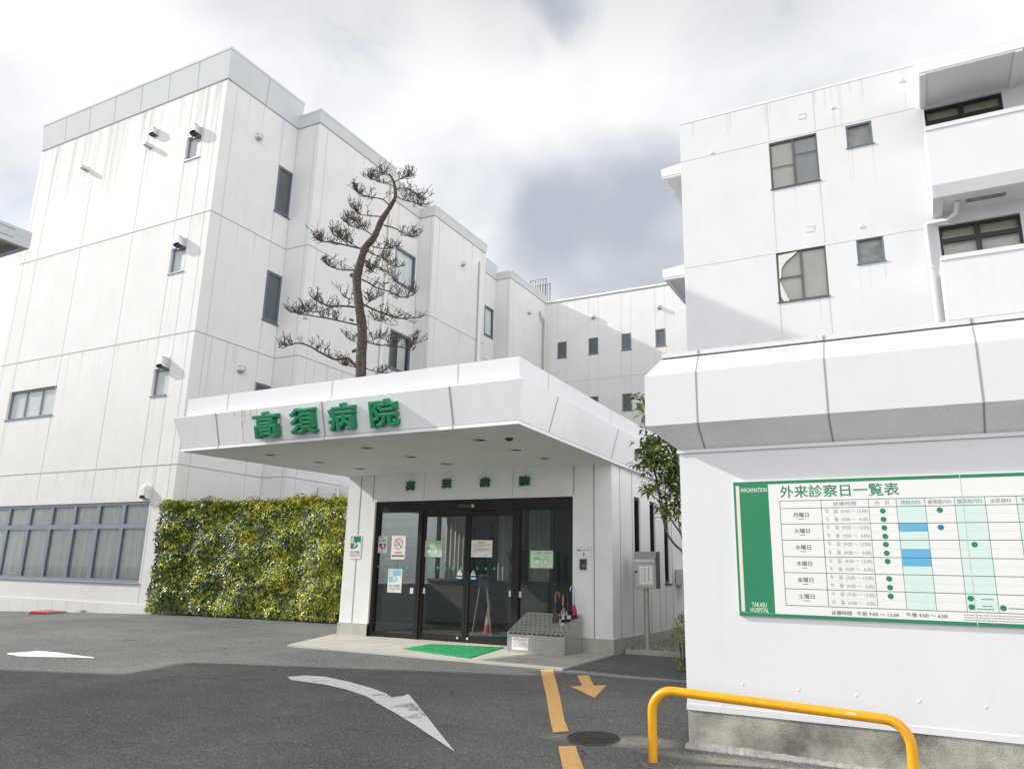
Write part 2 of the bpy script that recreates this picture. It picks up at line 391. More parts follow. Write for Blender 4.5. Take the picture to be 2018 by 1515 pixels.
vs = [(x, y, gz(x, y)) for y in gy for x in gx]; n = len(gx)
mb.mesh(vs, [(j*n+i, j*n+i+1, (j+1)*n+i+1, (j+1)*n+i) for j in range(len(gy)-1) for i in range(n-1)], 0, True)
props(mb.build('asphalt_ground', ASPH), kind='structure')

def paint(name, poly, m, label, cat, dz=.006, group=None):
    """a flat shape laid on the ground: fan of quads subdivided along its length; poly = list of (left, right) pixel pairs"""
    mb = MB()
    pts = [(AG(*a), AG(*b)) for a, b in poly]
    fine_ = []
    for (a, b), (c, d) in zip(pts, pts[1:]):
        k = max(1, int(max((c-a).length, (d-b).length)/.25))
        for i in range(k): fine_.append((a.lerp(c, i/k), b.lerp(d, i/k)))
    fine_.append(pts[-1])
    def P(v): return Vector((v.x, v.y, gz(v.x, v.y)+dz))
    for (a, b), (c, d) in zip(fine_, fine_[1:]):
        for s in range(2):
            f0, f1 = s/2, (s+1)/2
            mb.face([P(a.lerp(b, f0)), P(a.lerp(b, f1)), P(c.lerp(d, f1)), P(c.lerp(d, f0))])
    o = mb.build(name, m); bm = bmesh.new(); bm.from_mesh(o.data); bmesh.ops.remove_doubles(bm, verts=bm.verts, dist=1e-4); bmesh.ops.recalc_face_normals(bm, faces=bm.faces); bm.to_mesh(o.data); bm.free()
    return props(o, label, cat, group)
def worn(name, col, wear, scale=14.):
    m = bpy.data.materials.new(name); m.use_nodes = True; nt = m.node_tree; N = nt.nodes; L = nt.links
    b = N['Principled BSDF']; b.inputs['Roughness'].default_value = .7
    tc = N.new('ShaderNodeTexCoord'); t = N.new('ShaderNodeBsdfTransparent'); ms = N.new('ShaderNodeMixShader')
    def nz(sc, det, rg=.6):
        n = N.new('ShaderNodeTexNoise'); n.inputs['Scale'].default_value = sc; n.inputs['Detail'].default_value = det; n.inputs['Roughness'].default_value = rg
        L.new(tc.outputs['Object'], n.inputs['Vector']); return n.outputs[0]
    a = N.new('ShaderNodeMath'); a.operation = 'MULTIPLY_ADD'; a.inputs[1].default_value = .55; L.new(nz(90, 3), a.inputs[0]); L.new(nz(2.2, 4), a.inputs[2])
    r = N.new('ShaderNodeMapRange'); r.inputs[1].default_value = wear; r.inputs[2].default_value = wear+.05; L.new(a.outputs[0], r.inputs[0])
    L.new(r.outputs[0], ms.inputs[0]); L.new(b.outputs[0], ms.inputs[1]); L.new(t.outputs[0], ms.inputs[2])
    x = N.new('ShaderNodeMix'); x.data_type = 'RGBA'; x.inputs[6].default_value = (*col, 1); x.inputs[7].default_value = (*[v*.88 for v in col], 1)
    q = N.new('ShaderNodeMapRange'); q.inputs[1].default_value = .45; q.inputs[2].default_value = .7; L.new(nz(scale, 5), q.inputs[0]); L.new(q.outputs[0], x.inputs[0]); L.new(x.outputs[2], b.inputs['Base Color'])
    L.new(ms.outputs[0], N['Material Output'].inputs[0])
    return m
PAINT_W = worn('worn_white_road_paint', (.88, .88, .87), .93)
PAINT_Y = worn('orange_tape', (.92, .53, .20), .98)
paint('road_arrow', [((566,1334),(574,1340)),((600,1331),(604,1344)),((640,1333.5),(640,1349)),((690,1344),(683,1359)),((735,1357),(722,1372)),((762,1367),(749,1388)),((772,1374),(756,1391)),((774,1374),(738,1384)),
       ((805,1368),(742,1385)),((822,1388),(779,1405)),((842,1413),(816,1428)),((868,1446),(850,1451)),((896,1481),(896,1481.5))], PAINT_W, 'worn white curved arrow painted on the asphalt in front of the entrance', 'road marking')
paint('road_arrow', [((14,1287),(14,1289)),((60,1284),(35,1293)),((72,1282.5),(60,1294)),((110,1285),(108,1295)),((150,1291),(150,1295.5)),((185,1295),(185,1297))], PAINT_W, 'flat white arrow painted on the sunlit asphalt at the far left', 'road marking')
paint('yellow_road_line', [((1065,1320),(1090,1320)),((1077,1375),(1104,1375)),((1084,1420),(1112,1418)),((1090,1444),(1121,1441))], PAINT_Y, 'long faded orange stripe running from the entrance slab to the manhole', 'road marking')
paint('yellow_road_line', [((1100,1471),(1134,1470)),((1104,1492),(1141,1490)),((1112,1530),(1156,1530)),((1122,1580),(1170,1580))], PAINT_Y, 'short faded orange stripe at the bottom edge beside the manhole', 'road marking')
paint('yellow_road_arrow', [((1137,1331),(1160,1331)),((1143,1343),(1166,1342)),((1147,1351),(1171,1351)),((1125,1353),(1196,1350)),((1150,1365),(1185,1361)),((1171,1375),(1173,1374.5))], PAINT_Y, 'small faded orange arrow on the dark asphalt beside the orange stripe', 'road marking')

# entrance slab
slab = MB()
a, b, c, d = [AG(*q) for q in ((566,1273),(1108,1321),(1192,1294),(664,1251))]
def slab_quad(mb, P, z0, z1, m=0): mb.hexa([(p[0], p[1], z0) for p in P], [(p[0], p[1], z1) for p in P], m)
P4 = [(a.x, a.y), (b.x, b.y), (-4.63, 12.35), (-4.72, 13.2), (-10.4, 13.2), (-10.55, 12.35)]
slab.mesh([(x, y, -.15) for x, y in P4]+[(x, y, .018) for x, y in P4], [(0,1,2,3,4,5), (6,7,8,9,10,11)]+[(i, (i+1) % 6, 6+(i+1) % 6, 6+i) for i in range(6)])
for i in range(2, 7):
    x = -10.9 + i*.86; slab.box(x, x+.008, 10.15, 12.4, .018, .0205, 1)
slab.box(-10.1, -4.7, 11.1, 11.108, .018, .0207, 1)
SLABM = mat('slab_stone', (.56, .535, .475), .8, var=.10, scale=1.6, fine=.18, fscale=160, bump=.3, bscale=90)
props(slab.build('entrance_slab', [SLABM, JOINT_L]), kind='structure')

# gravel bed in the alley, with a low kerb in front
GRAV = mat('gravel', (.25, .225, .185), .95, var=.3, scale=5., fine=.6, fscale=70, bump=1., bscale=60)
GBED = .06
mb = MB(); mb.box(-4.66, -1.5, 13.0, 30, -.1, GBED); props(mb.build('gravel_bed', GRAV), kind='structure')
rnd = random.Random(3)
mb = MB()
for _ in range(2600):
    x = rnd.uniform(-4.6, -3.2); y = rnd.uniform(13.05, 17.5); r = rnd.uniform(.012, .035)
    vs = [(x+r*rnd.uniform(.7, 1.3)*sx, y+r*rnd.uniform(.7, 1.3)*sy, GBED+r*.7*sz) for sx, sy, sz in ((1,0,0),(-1,0,0),(0,1,0),(0,-1,0),(0,0,1),(0,0,-1))]
    mb.mesh(vs, [(0,2,4),(2,1,4),(1,3,4),(3,0,4),(2,0,5),(1,2,5),(3,1,5),(0,3,5)], rnd.choice((0, 0, 1)))
props(mb.build('gravel', [mat('pebble', (.30, .275, .23), .9, var=.2, scale=30), mat('pale_pebble', (.42, .40, .36), .9)]), kind='stuff')
KERB_Y = 12.9
mb = MB(); mb.box(-4.6, -1.6, 12.86, 13.0, -.1, .07); props(mb.build('alley_kerb', CONC_L), kind='structure')

# ------------------------------------------------------------------ shared builders
def rect_y(Y, *q):
    p = [AY(a, b, Y) for a, b in q]; xs = sorted(v.x for v in p); zs = sorted(v.z for v in p)
    return ((xs[0]+xs[1])/2, (xs[2]+xs[3])/2, (zs[0]+zs[1])/2, (zs[2]+zs[3])/2)
def rect_x(X, *q):
    p = [AX(a, b, X) for a, b in q]; ys = sorted(v.y for v in p); zs = sorted(v.z for v in p)
    return ((ys[0]+ys[1])/2, (ys[2]+ys[3])/2, (zs[0]+zs[1])/2, (zs[2]+zs[3])/2)
def curtain_mesh(pl, u0, u1, z0, z1, n, amp=.03, step=.11, phase=0., rr=None):
    mb = MB(); rr = rr or random.Random(int(u0*97+z0*31)); k = max(6, int((u1-u0)/step*4)); row0 = []; row1 = []
    for i in range(k+1):
        t = i/k; u = u0+(u1-u0)*t; d = amp*math.sin(t*(u1-u0)/step*2*math.pi+phase) + amp*.5*math.sin(t*(u1-u0)/step*1.27*math.pi*2+1+phase) + rr.uniform(-.2, .2)*amp
        row0.append(pl.p(u, z0, n+d)); row1.append(pl.p(u, z1, n+d*.6))
    mb.mesh(row0+row1, [(i, i+1, k+2+i, k+1+i) for i in range(k)], 0, True)
    return mb
def window(par, pl, r, fm=ALU, fw=.06, setback=.05, pane=GLASS, back=None, backn=.10, mull=(), trans=(), mw=.05, curtain=None, label=None, sill=True):
    """frame mesh (part) > pane, curtain (sub-parts); the frame fills the opening r, its front `setback` behind the wall face"""
    u0, u1, z0, z1 = r; mb = MB(); n1 = -setback; n0 = n1-.07
    pl.box(mb, u0, u0+fw, z0, z1, n0, n1); pl.box(mb, u1-fw, u1, z0, z1, n0, n1)
    pl.box(mb, u0+fw, u1-fw, z1-fw, z1, n0, n1); pl.box(mb, u0+fw, u1-fw, z0, z0+fw, n0, n1)
    for t in trans: pl.box(mb, u0+fw, u1-fw, t-mw/2, t+mw/2, n0+.004, n1-.004)
    for x in mull:
        zz = [z0+fw]+[t for t in trans]+[z1-fw]
        for a, b in zip(zz, zz[1:]):
            pl.box(mb, x-mw/2, x+mw/2, a+(mw/2 if a in trans else 0), b-(mw/2 if b in trans else 0), n0+.002, n1-.002)
    if sill: pl.box(mb, u0-.03, u1+.03, z0-.035, z0-.003, n0, .035)
    w = mb.build('window', fm, par)
    if label: w['label'] = label
    g = MB(); q = n0+.03
    g.face([pl.p(u0+fw*.5, z0+fw*.5, q), pl.p(u1-fw*.5, z0+fw*.5, q), pl.p(u1-fw*.5, z1-fw*.5, q), pl.p(u0+fw*.5, z1-fw*.5, q)])
    g.build('pane', pane, w)
    if curtain: curtain_mesh(pl, u0+fw*.6, u1-fw*.6, z0, z1, n0-.05).build('curtain', curtain, w)
    if back:
        k = MB(); pl.box(k, u0-.05, u1+.05, z0-.05, z1+.05, n0-backn-.3, n0-backn-.28); k.build('blind', back, w)  # dark sheet standing in for the unlit room behind the pane
    return w
def hood(par, pl, u, z, w=.3, h=.34, d=.2, m=GALV, name='vent_hood'):
    """an arched vent cowl open underneath"""
    mb = MB(); k = 10; out = []
    for i in range(k+1):
        a = math.pi*i/k; out.append((u-math.cos(a)*w/2, z+h/2-w/2+math.sin(a)*w/2))
    out = [(u-w/2, z-h/2)]+out+[(u+w/2, z-h/2)]
    def rim(f, n): return [pl.p(u+(x-u)*f, z+(y-z)*f + (0 if f == 1 else .01), n) for x, y in out]
    rs = [rim(1, .0), rim(1, d*.62), rim(.9, d*.88), rim(.6, d)]; nn = len(out)
    for a, b in zip(rs, rs[1:]): mb.mesh(a+b, [(i, i+1, nn+i+1, nn+i) for i in range(nn-1)], 0, True)
    mb.mesh(rs[-1], [tuple(range(nn))], 0)
    mb.face([pl.p(u-w/2+.01, z-h/2+.03, 0), pl.p(u+w/2-.01, z-h/2+.03, 0), pl.p(u+w/2-.01, z-h/2+.03, d*.8), pl.p(u-w/2+.01, z-h/2+.03, d*.8)], 1)
    pl.box(mb, u-w/2-.02, u+w/2+.02, z-h/2-.02, z+h/2+.02, 0, .012)
    return mb.build(name, [m, STEEL_D], par)
def cap(par, pl, u, z, r=.07, d=.15):
    mb = MB(); c = pl.p(u, z, 0); n = pl.n
    mb.lathe([(r*1.25, 0), (r*1.25, .015), (r, .016), (r, d*.8), (r*.75, d), (.0005, d)], c, 14, 0, n)
    mb.lathe([(.0005, d*.55), (r*.9, d*.55), (r*.9, d*.56), (.0005, d*.56)], c - Vector((0, 0, r*.25)), 12, 1, n)
    return mb.build('vent_cap', [GALV, STEEL_D], par)
def drip(pl, mb, u, z, L_, w, m=3):                    # a dried water run, tapering downwards
    a, b = pl.p(u-w/2, z, .0068), pl.p(u+w/2, z, .0068); c, d = pl.p(u+w*.32, z-L_*.6, .0068), pl.p(u-w*.36, z-L_*.6, .0068); e = pl.p(u+w*.05, z-L_, .0068)
    mb.face([a, b, c, d], m); mb.face([d, c, e], m)
def strip_h(pl, mb, u0, u1, z, w=.028, m=1): pl.box(mb, u0, u1, z-w/2, z+w/2, .001, .006, m)
def strip_v(pl, mb, u, z0, z1, w=.03, m=2): pl.box(mb, u-w/2, u+w/2, z0, z1, .001, .004, m)
def pipe(par, pts, r=.06, m=PIPE, brackets=(), pl=None, name='downpipe'):
    mb = MB(); mb.tube(pts, r, 10)
    for b in brackets: mb.lathe([(r*1.18, -.03), (r*1.18, .03)], b, 10, 0, (0, 0, 1))
    return mb.build(name, m, par)

# ------------------------------------------------------------------ the four-storey hospital block on the left
XA, YF = -18.37, 14.35
Z1, Z2, Z3, ZB, ZT = 11.914, 8.023, 4.0625, 16.555, 17.64
XL = -28.37
hosp = thing('hospital_building', (XA, YF, 0), 'tall white four storey hospital block with a stepped east side on the left', 'building')
front = PY(YF); fr_holes = []
W4 = [((369.5,271),(396.5,264.6),(363,317),(392.6,309)), ((338,490),(366,485),(333,539),(361.5,534)), ((306.6,727.6),(334.4,723),(297.3,781),(327.4,777))]
R4 = [rect_y(YF, *q) for q in W4]
um = sum(r[0] for r in R4)/3; uw = sum(r[1]-r[0] for r in R4)/3
R4 = [(um, um+uw, r[2], r[3]) for r in R4]
RT3 = rect_y(YF, (21,773),(113,759),(9.5,828),(103,816.7))
p1 = AY(296,987,YF); p2 = AY(273,1149,YF); RLW = (AY(-90,1005,YF).x, (p1.x+p2.x)/2, p2.z, p1.z)
# the long window has bays of equal width; keep whole bays
bay = (AY(295,988,YF).x - AY(102,994,YF).x)/4
RLW = (RLW[1]-bay*8, RLW[1], RLW[2], RLW[3])
wl = MB()
front.wall(wl, XL, XA, -1.5, ZB, R4+[RT3, RLW], .16)
zp = AY(290,1192,YF).z
for u in [AY(q[0], q[1], YF).x for q in ((291,1000),(277,1100),(283,1060))][:0]: pass
VJ = [AY(x, y, YF).x for x, y in ((430,290),(404,320),(384,330),(296,315),(228,330),(100,400))]
VJ = [AY(*q, YF).x for q in ((437,166),(412,171),(382,185),(300,220),(199,258))]
for u in VJ[:3]:
    strip_v(front, wl, u, RLW[3]+.1 if u < RLW[1]+.02 else zp, ZB, .025)
for u in VJ[3:]+[VJ[4]-2.55, VJ[4]-3.35]:
    if u > XL: strip_v(front, wl, u, zp if u < RLW[0] else RLW[3]+.1, ZB, .022)
for z in (Z1, Z2): strip_h(front, wl, XL, XA, z)
strip_h(front, wl, XL, XA, Z3)
# plinth tiles
front.box(wl, XL, XA+.02, -1.5, zp, 0, .03, 0)
for i in range(14):
    front.box(wl, XA-.35-i*.72-.008, XA-.35-i*.72+.008, -1.5, zp, .03, .032, 2)
# east side: A, B, recess, C, recess, D
SEG = [(XA, YF, 17.57), (-17.36, 17.57, 21.9), (-18.42, 21.9, 25.3), (-17.64, 25.3, 29.84), (-18.84, 29.84, 33.1), (-17.98, 33.1, 37.5)]
RA = [rect_x(XA, (549.6,325),(578,342),(540,413.6),(570,432.6)), rect_x(XA, (527,530.4),(556.7,545.8),(515.7,630),(548.3,640.7))]
zs3 = AX(517,756,XA).z; RA.append((RA[1][0], RA[1][1], zs3-2.0, zs3))
RB = [rect_x(-18.42, (780,482.6),(819.5,507.5),(776,553.4),(815.6,575.6))]
q = [AX(770.4,647,-18.42), AX(810,666,-18.42), AX(764.7,724,-18.42)]
RB.append((RB[0][0], RB[0][1], q[2].z, (q[0].z+q[1].z)/2))
RC = [rect_x(-18.84, (955.5,600),(972.7,610.6),(952.8,657.6),(971.6,669))]
RC.append((RC[0][0], RC[0][1], RC[0][2]-3.9, RC[0][3]-3.9))
for i, (X, y0, y1) in enumerate(SEG):
    pl = PX(X); hs = {0: RA, 2: RB, 4: RC}.get(i, [])
    pl.wall(wl, y0, y1, -1, ZB, hs, .12)
    if i: 
        Xp = SEG[i-1][0]
        if X > Xp:
            f = PY(y0); f.wall(wl, Xp, X, -1, ZB); 
            for z in (Z1, Z2, Z3): strip_h(f, wl, Xp, X+.006, z)
            strip_v(f, wl, X-.16, -1, ZB, .03)
        else: wl.face([(Xp, y0, -1), (X, y0, -1), (X, y0, ZB), (Xp, y0, ZB)])
    for z in (Z1, Z2, Z3): strip_h(pl, wl, y0-(0 if i in (2, 4) else .0), y1, z)
    a = AX(440,172,XA).y if i == 0 else y0+.42
    strip_v(pl, wl, y0+.42, -1, ZB, .03)
    if hs:
        strip_v(pl, wl, hs[0][0]+.02, hs[0][3]+.05, ZB, .025)
        strip_v(pl, wl, hs[0][0]+.02, -1, hs[1][2]-.05, .025); strip_v(pl, wl, hs[0][0]+.02, hs[1][3]+.05, hs[0][2]-.05, .025)
        strip_v(pl, wl, y1-.03, -1, ZB, .04)
# roof slab, back and west walls
for X, y0, y1 in SEG[:-1]+[(-17.98, 33.1, 60)]: wl.face([(XL, y0, 16.7), (X-.03, y0, 16.7), (X-.03, y1, 16.7), (XL, y1, 16.7)])
wl.face([(XL, 60, -1), (XL, YF, -1), (XL, YF, ZB), (XL, 60, ZB)]); wl.face([(-17.4, 60, -1), (XL, 60, -1), (XL, 60, ZB), (-17.4, 60, ZB)])
wl.face([(-17.98, 37.5, -1), (-17.98, 60, -1), (-17.98, 60, ZB), (-17.98, 37.5, ZB)])
rd = random.Random(6)
for r in R4+[RT3]:
    for u in (r[0]+.02, r[1]-.03, r[0]+rd.uniform(.1, .3)): drip(front, wl, u, r[2]-.04, rd.uniform(.8, 2.2), rd.uniform(.03, .08))
for _ in range(46):
    u = rd.uniform(XL+.2, XA-.2); drip(front, wl, u, ZB-.03, rd.uniform(.5, 3.4), rd.uniform(.05, .30))
for zz_ in (Z1, Z2, Z3):
    for _ in range(16): drip(front, wl, rd.uniform(XL+.2, XA-.2), zz_-.02, rd.uniform(.3, 1.3), rd.uniform(.02, .10))
for q_ in ((308,262), (297,290), (173,335)): p = AY(*q_, YF); drip(front, wl, p.x, p.z-.12, 1.6, .09)
for X, y0, y1 in SEG:
    for _ in range(9): drip(PX(X), wl, rd.uniform(y0+.1, y1-.2), rd.choice((ZB, ZB, Z1, Z2))-.03, rd.uniform(.4, 2.0), rd.uniform(.03, .12))
for r in RA:
    for u in (r[0]+.02, r[1]-.03): drip(PX(XA), wl, u, r[2]-.04, rd.uniform(.6, 1.6), .05)
wl.build('wall', [WHITE, JOINT, JOINT_L, DRIP], hosp)
# parapets
def parapet(name, pts, z0, z1, flare, capw=.09, joints=3.2, m=PANEL_B, thick=.35):
    """panels along a polyline (outer wall line, walked with the outside on the right), leaning out by `flare` at the top"""
    mb = MB(); nrm = []
    P = [Vector((x, y, 0)) for x, y in pts]
    dirs = [(b-a).normalized() for a, b in zip(P, P[1:])]
    outs = [Vector((d.y, -d.x, 0)) for d in dirs]
    def off(i, k):
        if i == 0: return outs[0]*k
        if i == len(P)-1: return outs[-1]*k
        n0, n1 = outs[i-1], outs[i]; s = (n0+n1); return s*(k/max(.2, s.dot(n0)))
    up = Vector((0, 0, 1))
    for i in range(len(P)-1):
        b0, b1 = P[i]+off(i, .02), P[i+1]+off(i+1, .02); t0, t1 = P[i]+off(i, flare), P[i+1]+off(i+1, flare)
        i0, i1 = P[i]+off(i, -thick), P[i+1]+off(i+1, -thick)
        c0, c1 = P[i]+off(i, flare+.012), P[i+1]+off(i+1, flare+.012)
        mb.hexa([b0+up*z0, b1+up*z0, i1+up*z0, i0+up*z0], [t0+up*(z1-capw), t1+up*(z1-capw), i1+up*(z1-capw), i0+up*(z1-capw)])
        mb.hexa([c0+up*(z1-capw+.002), c1+up*(z1-capw+.002), i1+up*(z1-capw+.002), i0+up*(z1-capw+.002)], [c0+up*z1, c1+up*z1, i1+up*z1, i0+up*z1], 2)
        d, n = dirs[i], outs[i]; mb.hexa([b0+up*(z0-.02), b1+up*(z0-.02), b1-n*.2+up*(z0-.02), b0-n*.2+up*(z0-.02)], [b0+n*.004+up*(z0+.015), b1+n*.004+up*(z0+.015), b1-n*.2+up*(z0+.015), b0-n*.2+up*(z0+.015)], 1)
        ln = (P[i+1]-P[i]).length; k = max(1, round(ln/joints)); 
        for j in range(1, k) if k > 1 else []:
            f = j/k; a = b0.lerp(b1, f)+up*(z0+.02)+n*.004; c = t0.lerp(t1, f)+up*(z1-capw-.002)+n*.004
            mb.hexa([a-d*.014, a+d*.014, a+d*.014-n*.05, a-d*.014-n*.05], [c-d*.014, c+d*.014, c+d*.014-n*.05, c-d*.014-n*.05], 1)
    return mb.build(name, [m, JOINT, PANEL_B], hosp)
parapet('parapet', [(XL, YF), (XA, YF), (XA, 17.62)], ZB+.02, ZT, .13, joints=1.45)
zb_t = AX(634.5,219,-17.36).z
parapet('parapet', [(XA, 17.57), (-17.36, 17.57), (-17.36, 21.95)], ZB+.02, zb_t, .08)
parapet('parapet', [(-18.42, 21.95), (-18.42, 25.25)], ZB+.02, ZT-.1, .10)
zc_t = AX(863.5,409,-17.6).z
parapet('parapet', [(-18.42, 25.3), (-17.64, 25.3), (-17.64, 29.84)], ZB+.02, zc_t, .08)
parapet('parapet', [(-18.84, 29.9), (-18.84, 33.05)], ZB+.02, ZT-.3, .10)
parapet('parapet', [(-18.84, 33.1), (-17.98, 33.1), (-17.98, 37.45)], ZB+.02, zc_t-.05, .08)
# windows
for r in R4: window(hosp, front, r, ALU_L, .055, .07, FROST, sill=True)
w3 = (RT3[1]-RT3[0])/3
window(hosp, front, RT3, ALU_L, .06, .08, FROST, mull=(RT3[0]+w3, RT3[0]+2*w3), mw=.07)
zt_ = AY(292,1035.6,YF).z
mulls = [RLW[0]+bay*i for i in range(1, 8)]
window(hosp, front, RLW, ALU_L, .09, .04, GLASS, mull=mulls, trans=(zt_,), mw=.13, curtain=CURT, label='long ground floor window band with curtains and slate frame')
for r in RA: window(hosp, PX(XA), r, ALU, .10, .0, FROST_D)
window(hosp, PX(-18.42), RB[0], ALU, .10, .0, GLASS, curtain=CURT)
w_ = window(hosp, PX(-18.42), RB[1], ALU, .10, .0, GLASS, back=DARKIN, label='window with a half drawn curtain')
curtain_mesh(PX(-18.42), RB[1][0]+(RB[1][1]-RB[1][0])*.55, RB[1][1]-.1, RB[1][2], RB[1][3], -.2).build('curtain', CURT, w_)
for r in RC: window(hosp, PX(-18.84), r, ALU, .10, .0, GLASS, curtain=CURT)
# floors inside hide the hollow shell
mb = MB(); mb.box(XL+.3, XA-1.2, YF+1.1, 36, -.5, 16.3); mb.build('inner_partition', DARKIN, hosp)
# vents
for q, w, h, d in (((308,262), .27, .30, .2), ((391,259), .33, .36, .24), ((360,478), .33, .36, .24), ((327,715), .33, .36, .24)):
    p = AY(*q, YF); hood(hosp, front, p.x, p.z, w, h, d)
p = AY(291,969,YF); hood(hosp, front, p.x, p.z, .30, .40, .18, PIPE)
for q in ((297,290), (173,335)): p = AY(*q, YF); cap(hosp, front, p.x, p.z, .085, .26)
for q, X in (((508,271), XA), ((473,728), XA), ((711,373), -17.36), ((910.6,520.7), -17.64), ((1041,615.7), -17.98)):
    p = AX(*q, X); cap(hosp, PX(X), p.y, p.z, .11, .18)
# rain pipes
p = AX(947,518,-17.58); pipe(hosp, [(-17.7, p.y, p.z+.05), (-17.54, p.y, p.z), (-17.54, p.y, -.5)], .09)
p = AX(1066,614,-17.9); p2_ = AX(1072,632,-17.88)
pipe(hosp, [(-18, p.y, p.z), (-17.84, p.y, p.z), (-17.84, p.y, p.z-.35), (-17.84, p2_.y, p2_.z), (-17.84, p2_.y, -.5)], .085, brackets=[(-17.84, p2_.y, 14-i*2.2) for i in range(6)])
pipe(hosp, [(-17.27, 21.75, 16.5), (-17.27, 21.75, 0)], .07, name='downpipe')
# roof ladder rails
mb = MB(); p = AX(1078,560,-18.2)
for k, (qa, qb, y0) in enumerate((((1045,555), (1076,548.5), 40.2), ((1055,565.5), (1084,558), 39.0))):
    pa, pb_ = AY(*qa, y0), AY(*qb, y0); x0, x1, h = pa.x, pb_.x, (pa.z+pb_.z)/2
    mb.tube([(x0, y0, 16.7), (x0, y0, h), (x1, y0, h), (x1, y0, 16.7)], .030, 6)
    for i in range(1, 6): xx = x0+(x1-x0)*i/6; mb.tube([(xx, y0, 16.9), (xx, y0, h)], .018, 5)
mb.build('roof_railing', STEEL_D, hosp)

def sweep(mb, pts, prof, mats):
    """profile (outward offset, z) swept along a polyline whose outside is on the right, mitred; mats per profile edge"""
    P = [Vector((x, y, 0)) for x, y in pts]; dirs = [(b-a).normalized() for a, b in zip(P, P[1:])]; outs = [Vector((d.y, -d.x, 0)) for d in dirs]
    def off(i, k):
        if i == 0: return outs[0]*k
        if i == len(P)-1: return outs[-1]*k
        s = outs[i-1]+outs[i]; return s*(k/max(.2, s.dot(outs[i])))
    R = [[P[i]+off(i, k)+Vector((0, 0, z)) for k, z in prof] for i in range(len(P))]
    for a, b in zip(R, R[1:]):
        for j in range(len(prof)-1): mb.face([a[j], b[j], b[j+1], a[j+1]], mats[j])
    return R
def groove(mb, pl_pts, t, m=1):
    """a thin proud strip following 3D points, `t` = (half width vector, outward vector)"""
    h, n = t
    for a, b in zip(pl_pts, pl_pts[1:]):
        mb.hexa([a-h, a+h, a+h-n*8, a-h-n*8], [b-h, b+h, b+h-n*8, b-h-n*8], m)
        mb.face([a-h+n, a+h+n, b+h+n, b-h+n], m)

# ------------------------------------------------------------------ back wing between the two blocks
YB = 37.5
zbk = (AY(1074,598,YB).z + AY(1312,562,YB).z)/2
back = thing('hospital_wing', (-8, YB, 0), 'plain white wing with small dark windows closing the far end of the courtyard', 'building')
bp_ = PY(YB); mb = MB()
BW = [((1098.7,674.8),(1117,672.4),(1098.4,706.5),(1116.6,704)), ((1160.2,666.4),(1179,664.5),(1159.7,698.6),(1179,696.7)), ((1224.7,657.8),(1243.5,655.8),(1224.7,690.6),(1244.6,688.6)), ((1291.4,649),(1311.5,646.6),(1292,682.7),(1312.4,680.3))]
RBK = [rect_y(YB, *q) for q in BW]
zl = rect_y(YB, (1225.6,775.3),(1245.5,774.6),(1225.6,809.6),(1245.5,808))
RBK += [(r[0], r[1], zl[2], zl[3]) for r in RBK[:4]]
bp_.wall(mb, -17.98, 8, -1, zbk, RBK, .1)
mb.face([(-17.98, YB, zbk-.2), (8, YB, zbk-.2), (8, YB+12, zbk-.2), (-17.98, YB+12, zbk-.2)]); mb.face([(8, YB, -1), (8, YB+12, -1), (8, YB+12, zbk), (8, YB, zbk)])
strip_h(bp_, mb, -17.98, 8, AY(1290,735,YB).z, .04, 2); strip_h(bp_, mb, -17.98, 8, AY(1290,735,YB).z-3.9, .04, 2)
for r in RBK[:4]:
    for u in (r[0], r[1]):
        strip_v(bp_, mb, u, r[3]+.05, zbk, .022); strip_v(bp_, mb, u, zl[3]+.05, r[2]-.05, .022)
mb.build('wall', [WHITE, JOINT, JOINT_L], back)
mb = MB(); mb.box(-17.9, 8.1, YB-.05, YB+.4, zbk+.002, zbk+.10); mb.box(-17.9, 8.08, YB-.02, YB+.4, zbk-.06, zbk, 1); mb.build('parapet', [PANEL, JOINT], back)
for r in RBK: window(back, bp_, r, ALU, .085, .0, FROST_D)
mb = MB(); mb.box(-17.5, 7.5, YB+.8, YB+10, 0, 15.8); mb.build('inner_partition', DARKIN, back)
for q in ((1170,625), (1300,606)): p = AY(*q, YB); cap(back, bp_, p.x, p.z, .11, .22)

# ------------------------------------------------------------------ white block on the right
YR = 22.; XR = -5.75
ZRF = AY(1500,205,YR).z
ZRF = (AY(1345,246,YR).z + AY(1800,130,YR).z)/2
rb = thing('ward_building', (XR, YR, 0), 'white three storey block with balconies behind the notice board wall on the right', 'building')
rp = PY(YR)
q1 = rect_y(YR, (1515,283),(1609.6,261.7),(1520.4,374.6),(1615.3,354)); q2 = rect_y(YR, (1528.4,498),(1626.8,483),(1535,596),(1634.4,582.4))
s1 = rect_y(YR, (1665.8,249.4),(1716.7,237),(1669.6,292.7),(1721.3,282)); s2 = rect_y(YR, (1686.9,472.5),(1740.8,462.6),(1690.7,520.4),(1744.6,513.5))
b1 = (AY(1820,215,YR).x, AY(1973,180.5,YR).x, 0, (AY(1820,215,YR).z+AY(1973,180.5,YR).z)/2); b1 = (b1[0], b1[1], b1[3]-2.45, b1[3])
b2 = (b1[0], b1[1], 0, (AY(1846.8,446.5,YR).z+AY(2007.6,418.6,YR).z)/2); b2 = (b2[0], b2[1], b2[3]-2.45, b2[3])
mb = MB(); rp.wall(mb, XR, 9, -1, ZRF, [q1, q2, s1, s2, b1, b2], .14)
side = Pl((XR, YR, 0), (0, -1, 0), (-1, 0, 0)); mb.face([(XR, YR, -1), (XR, YR, ZRF), (XR, 34, ZRF), (XR, 34, -1)])
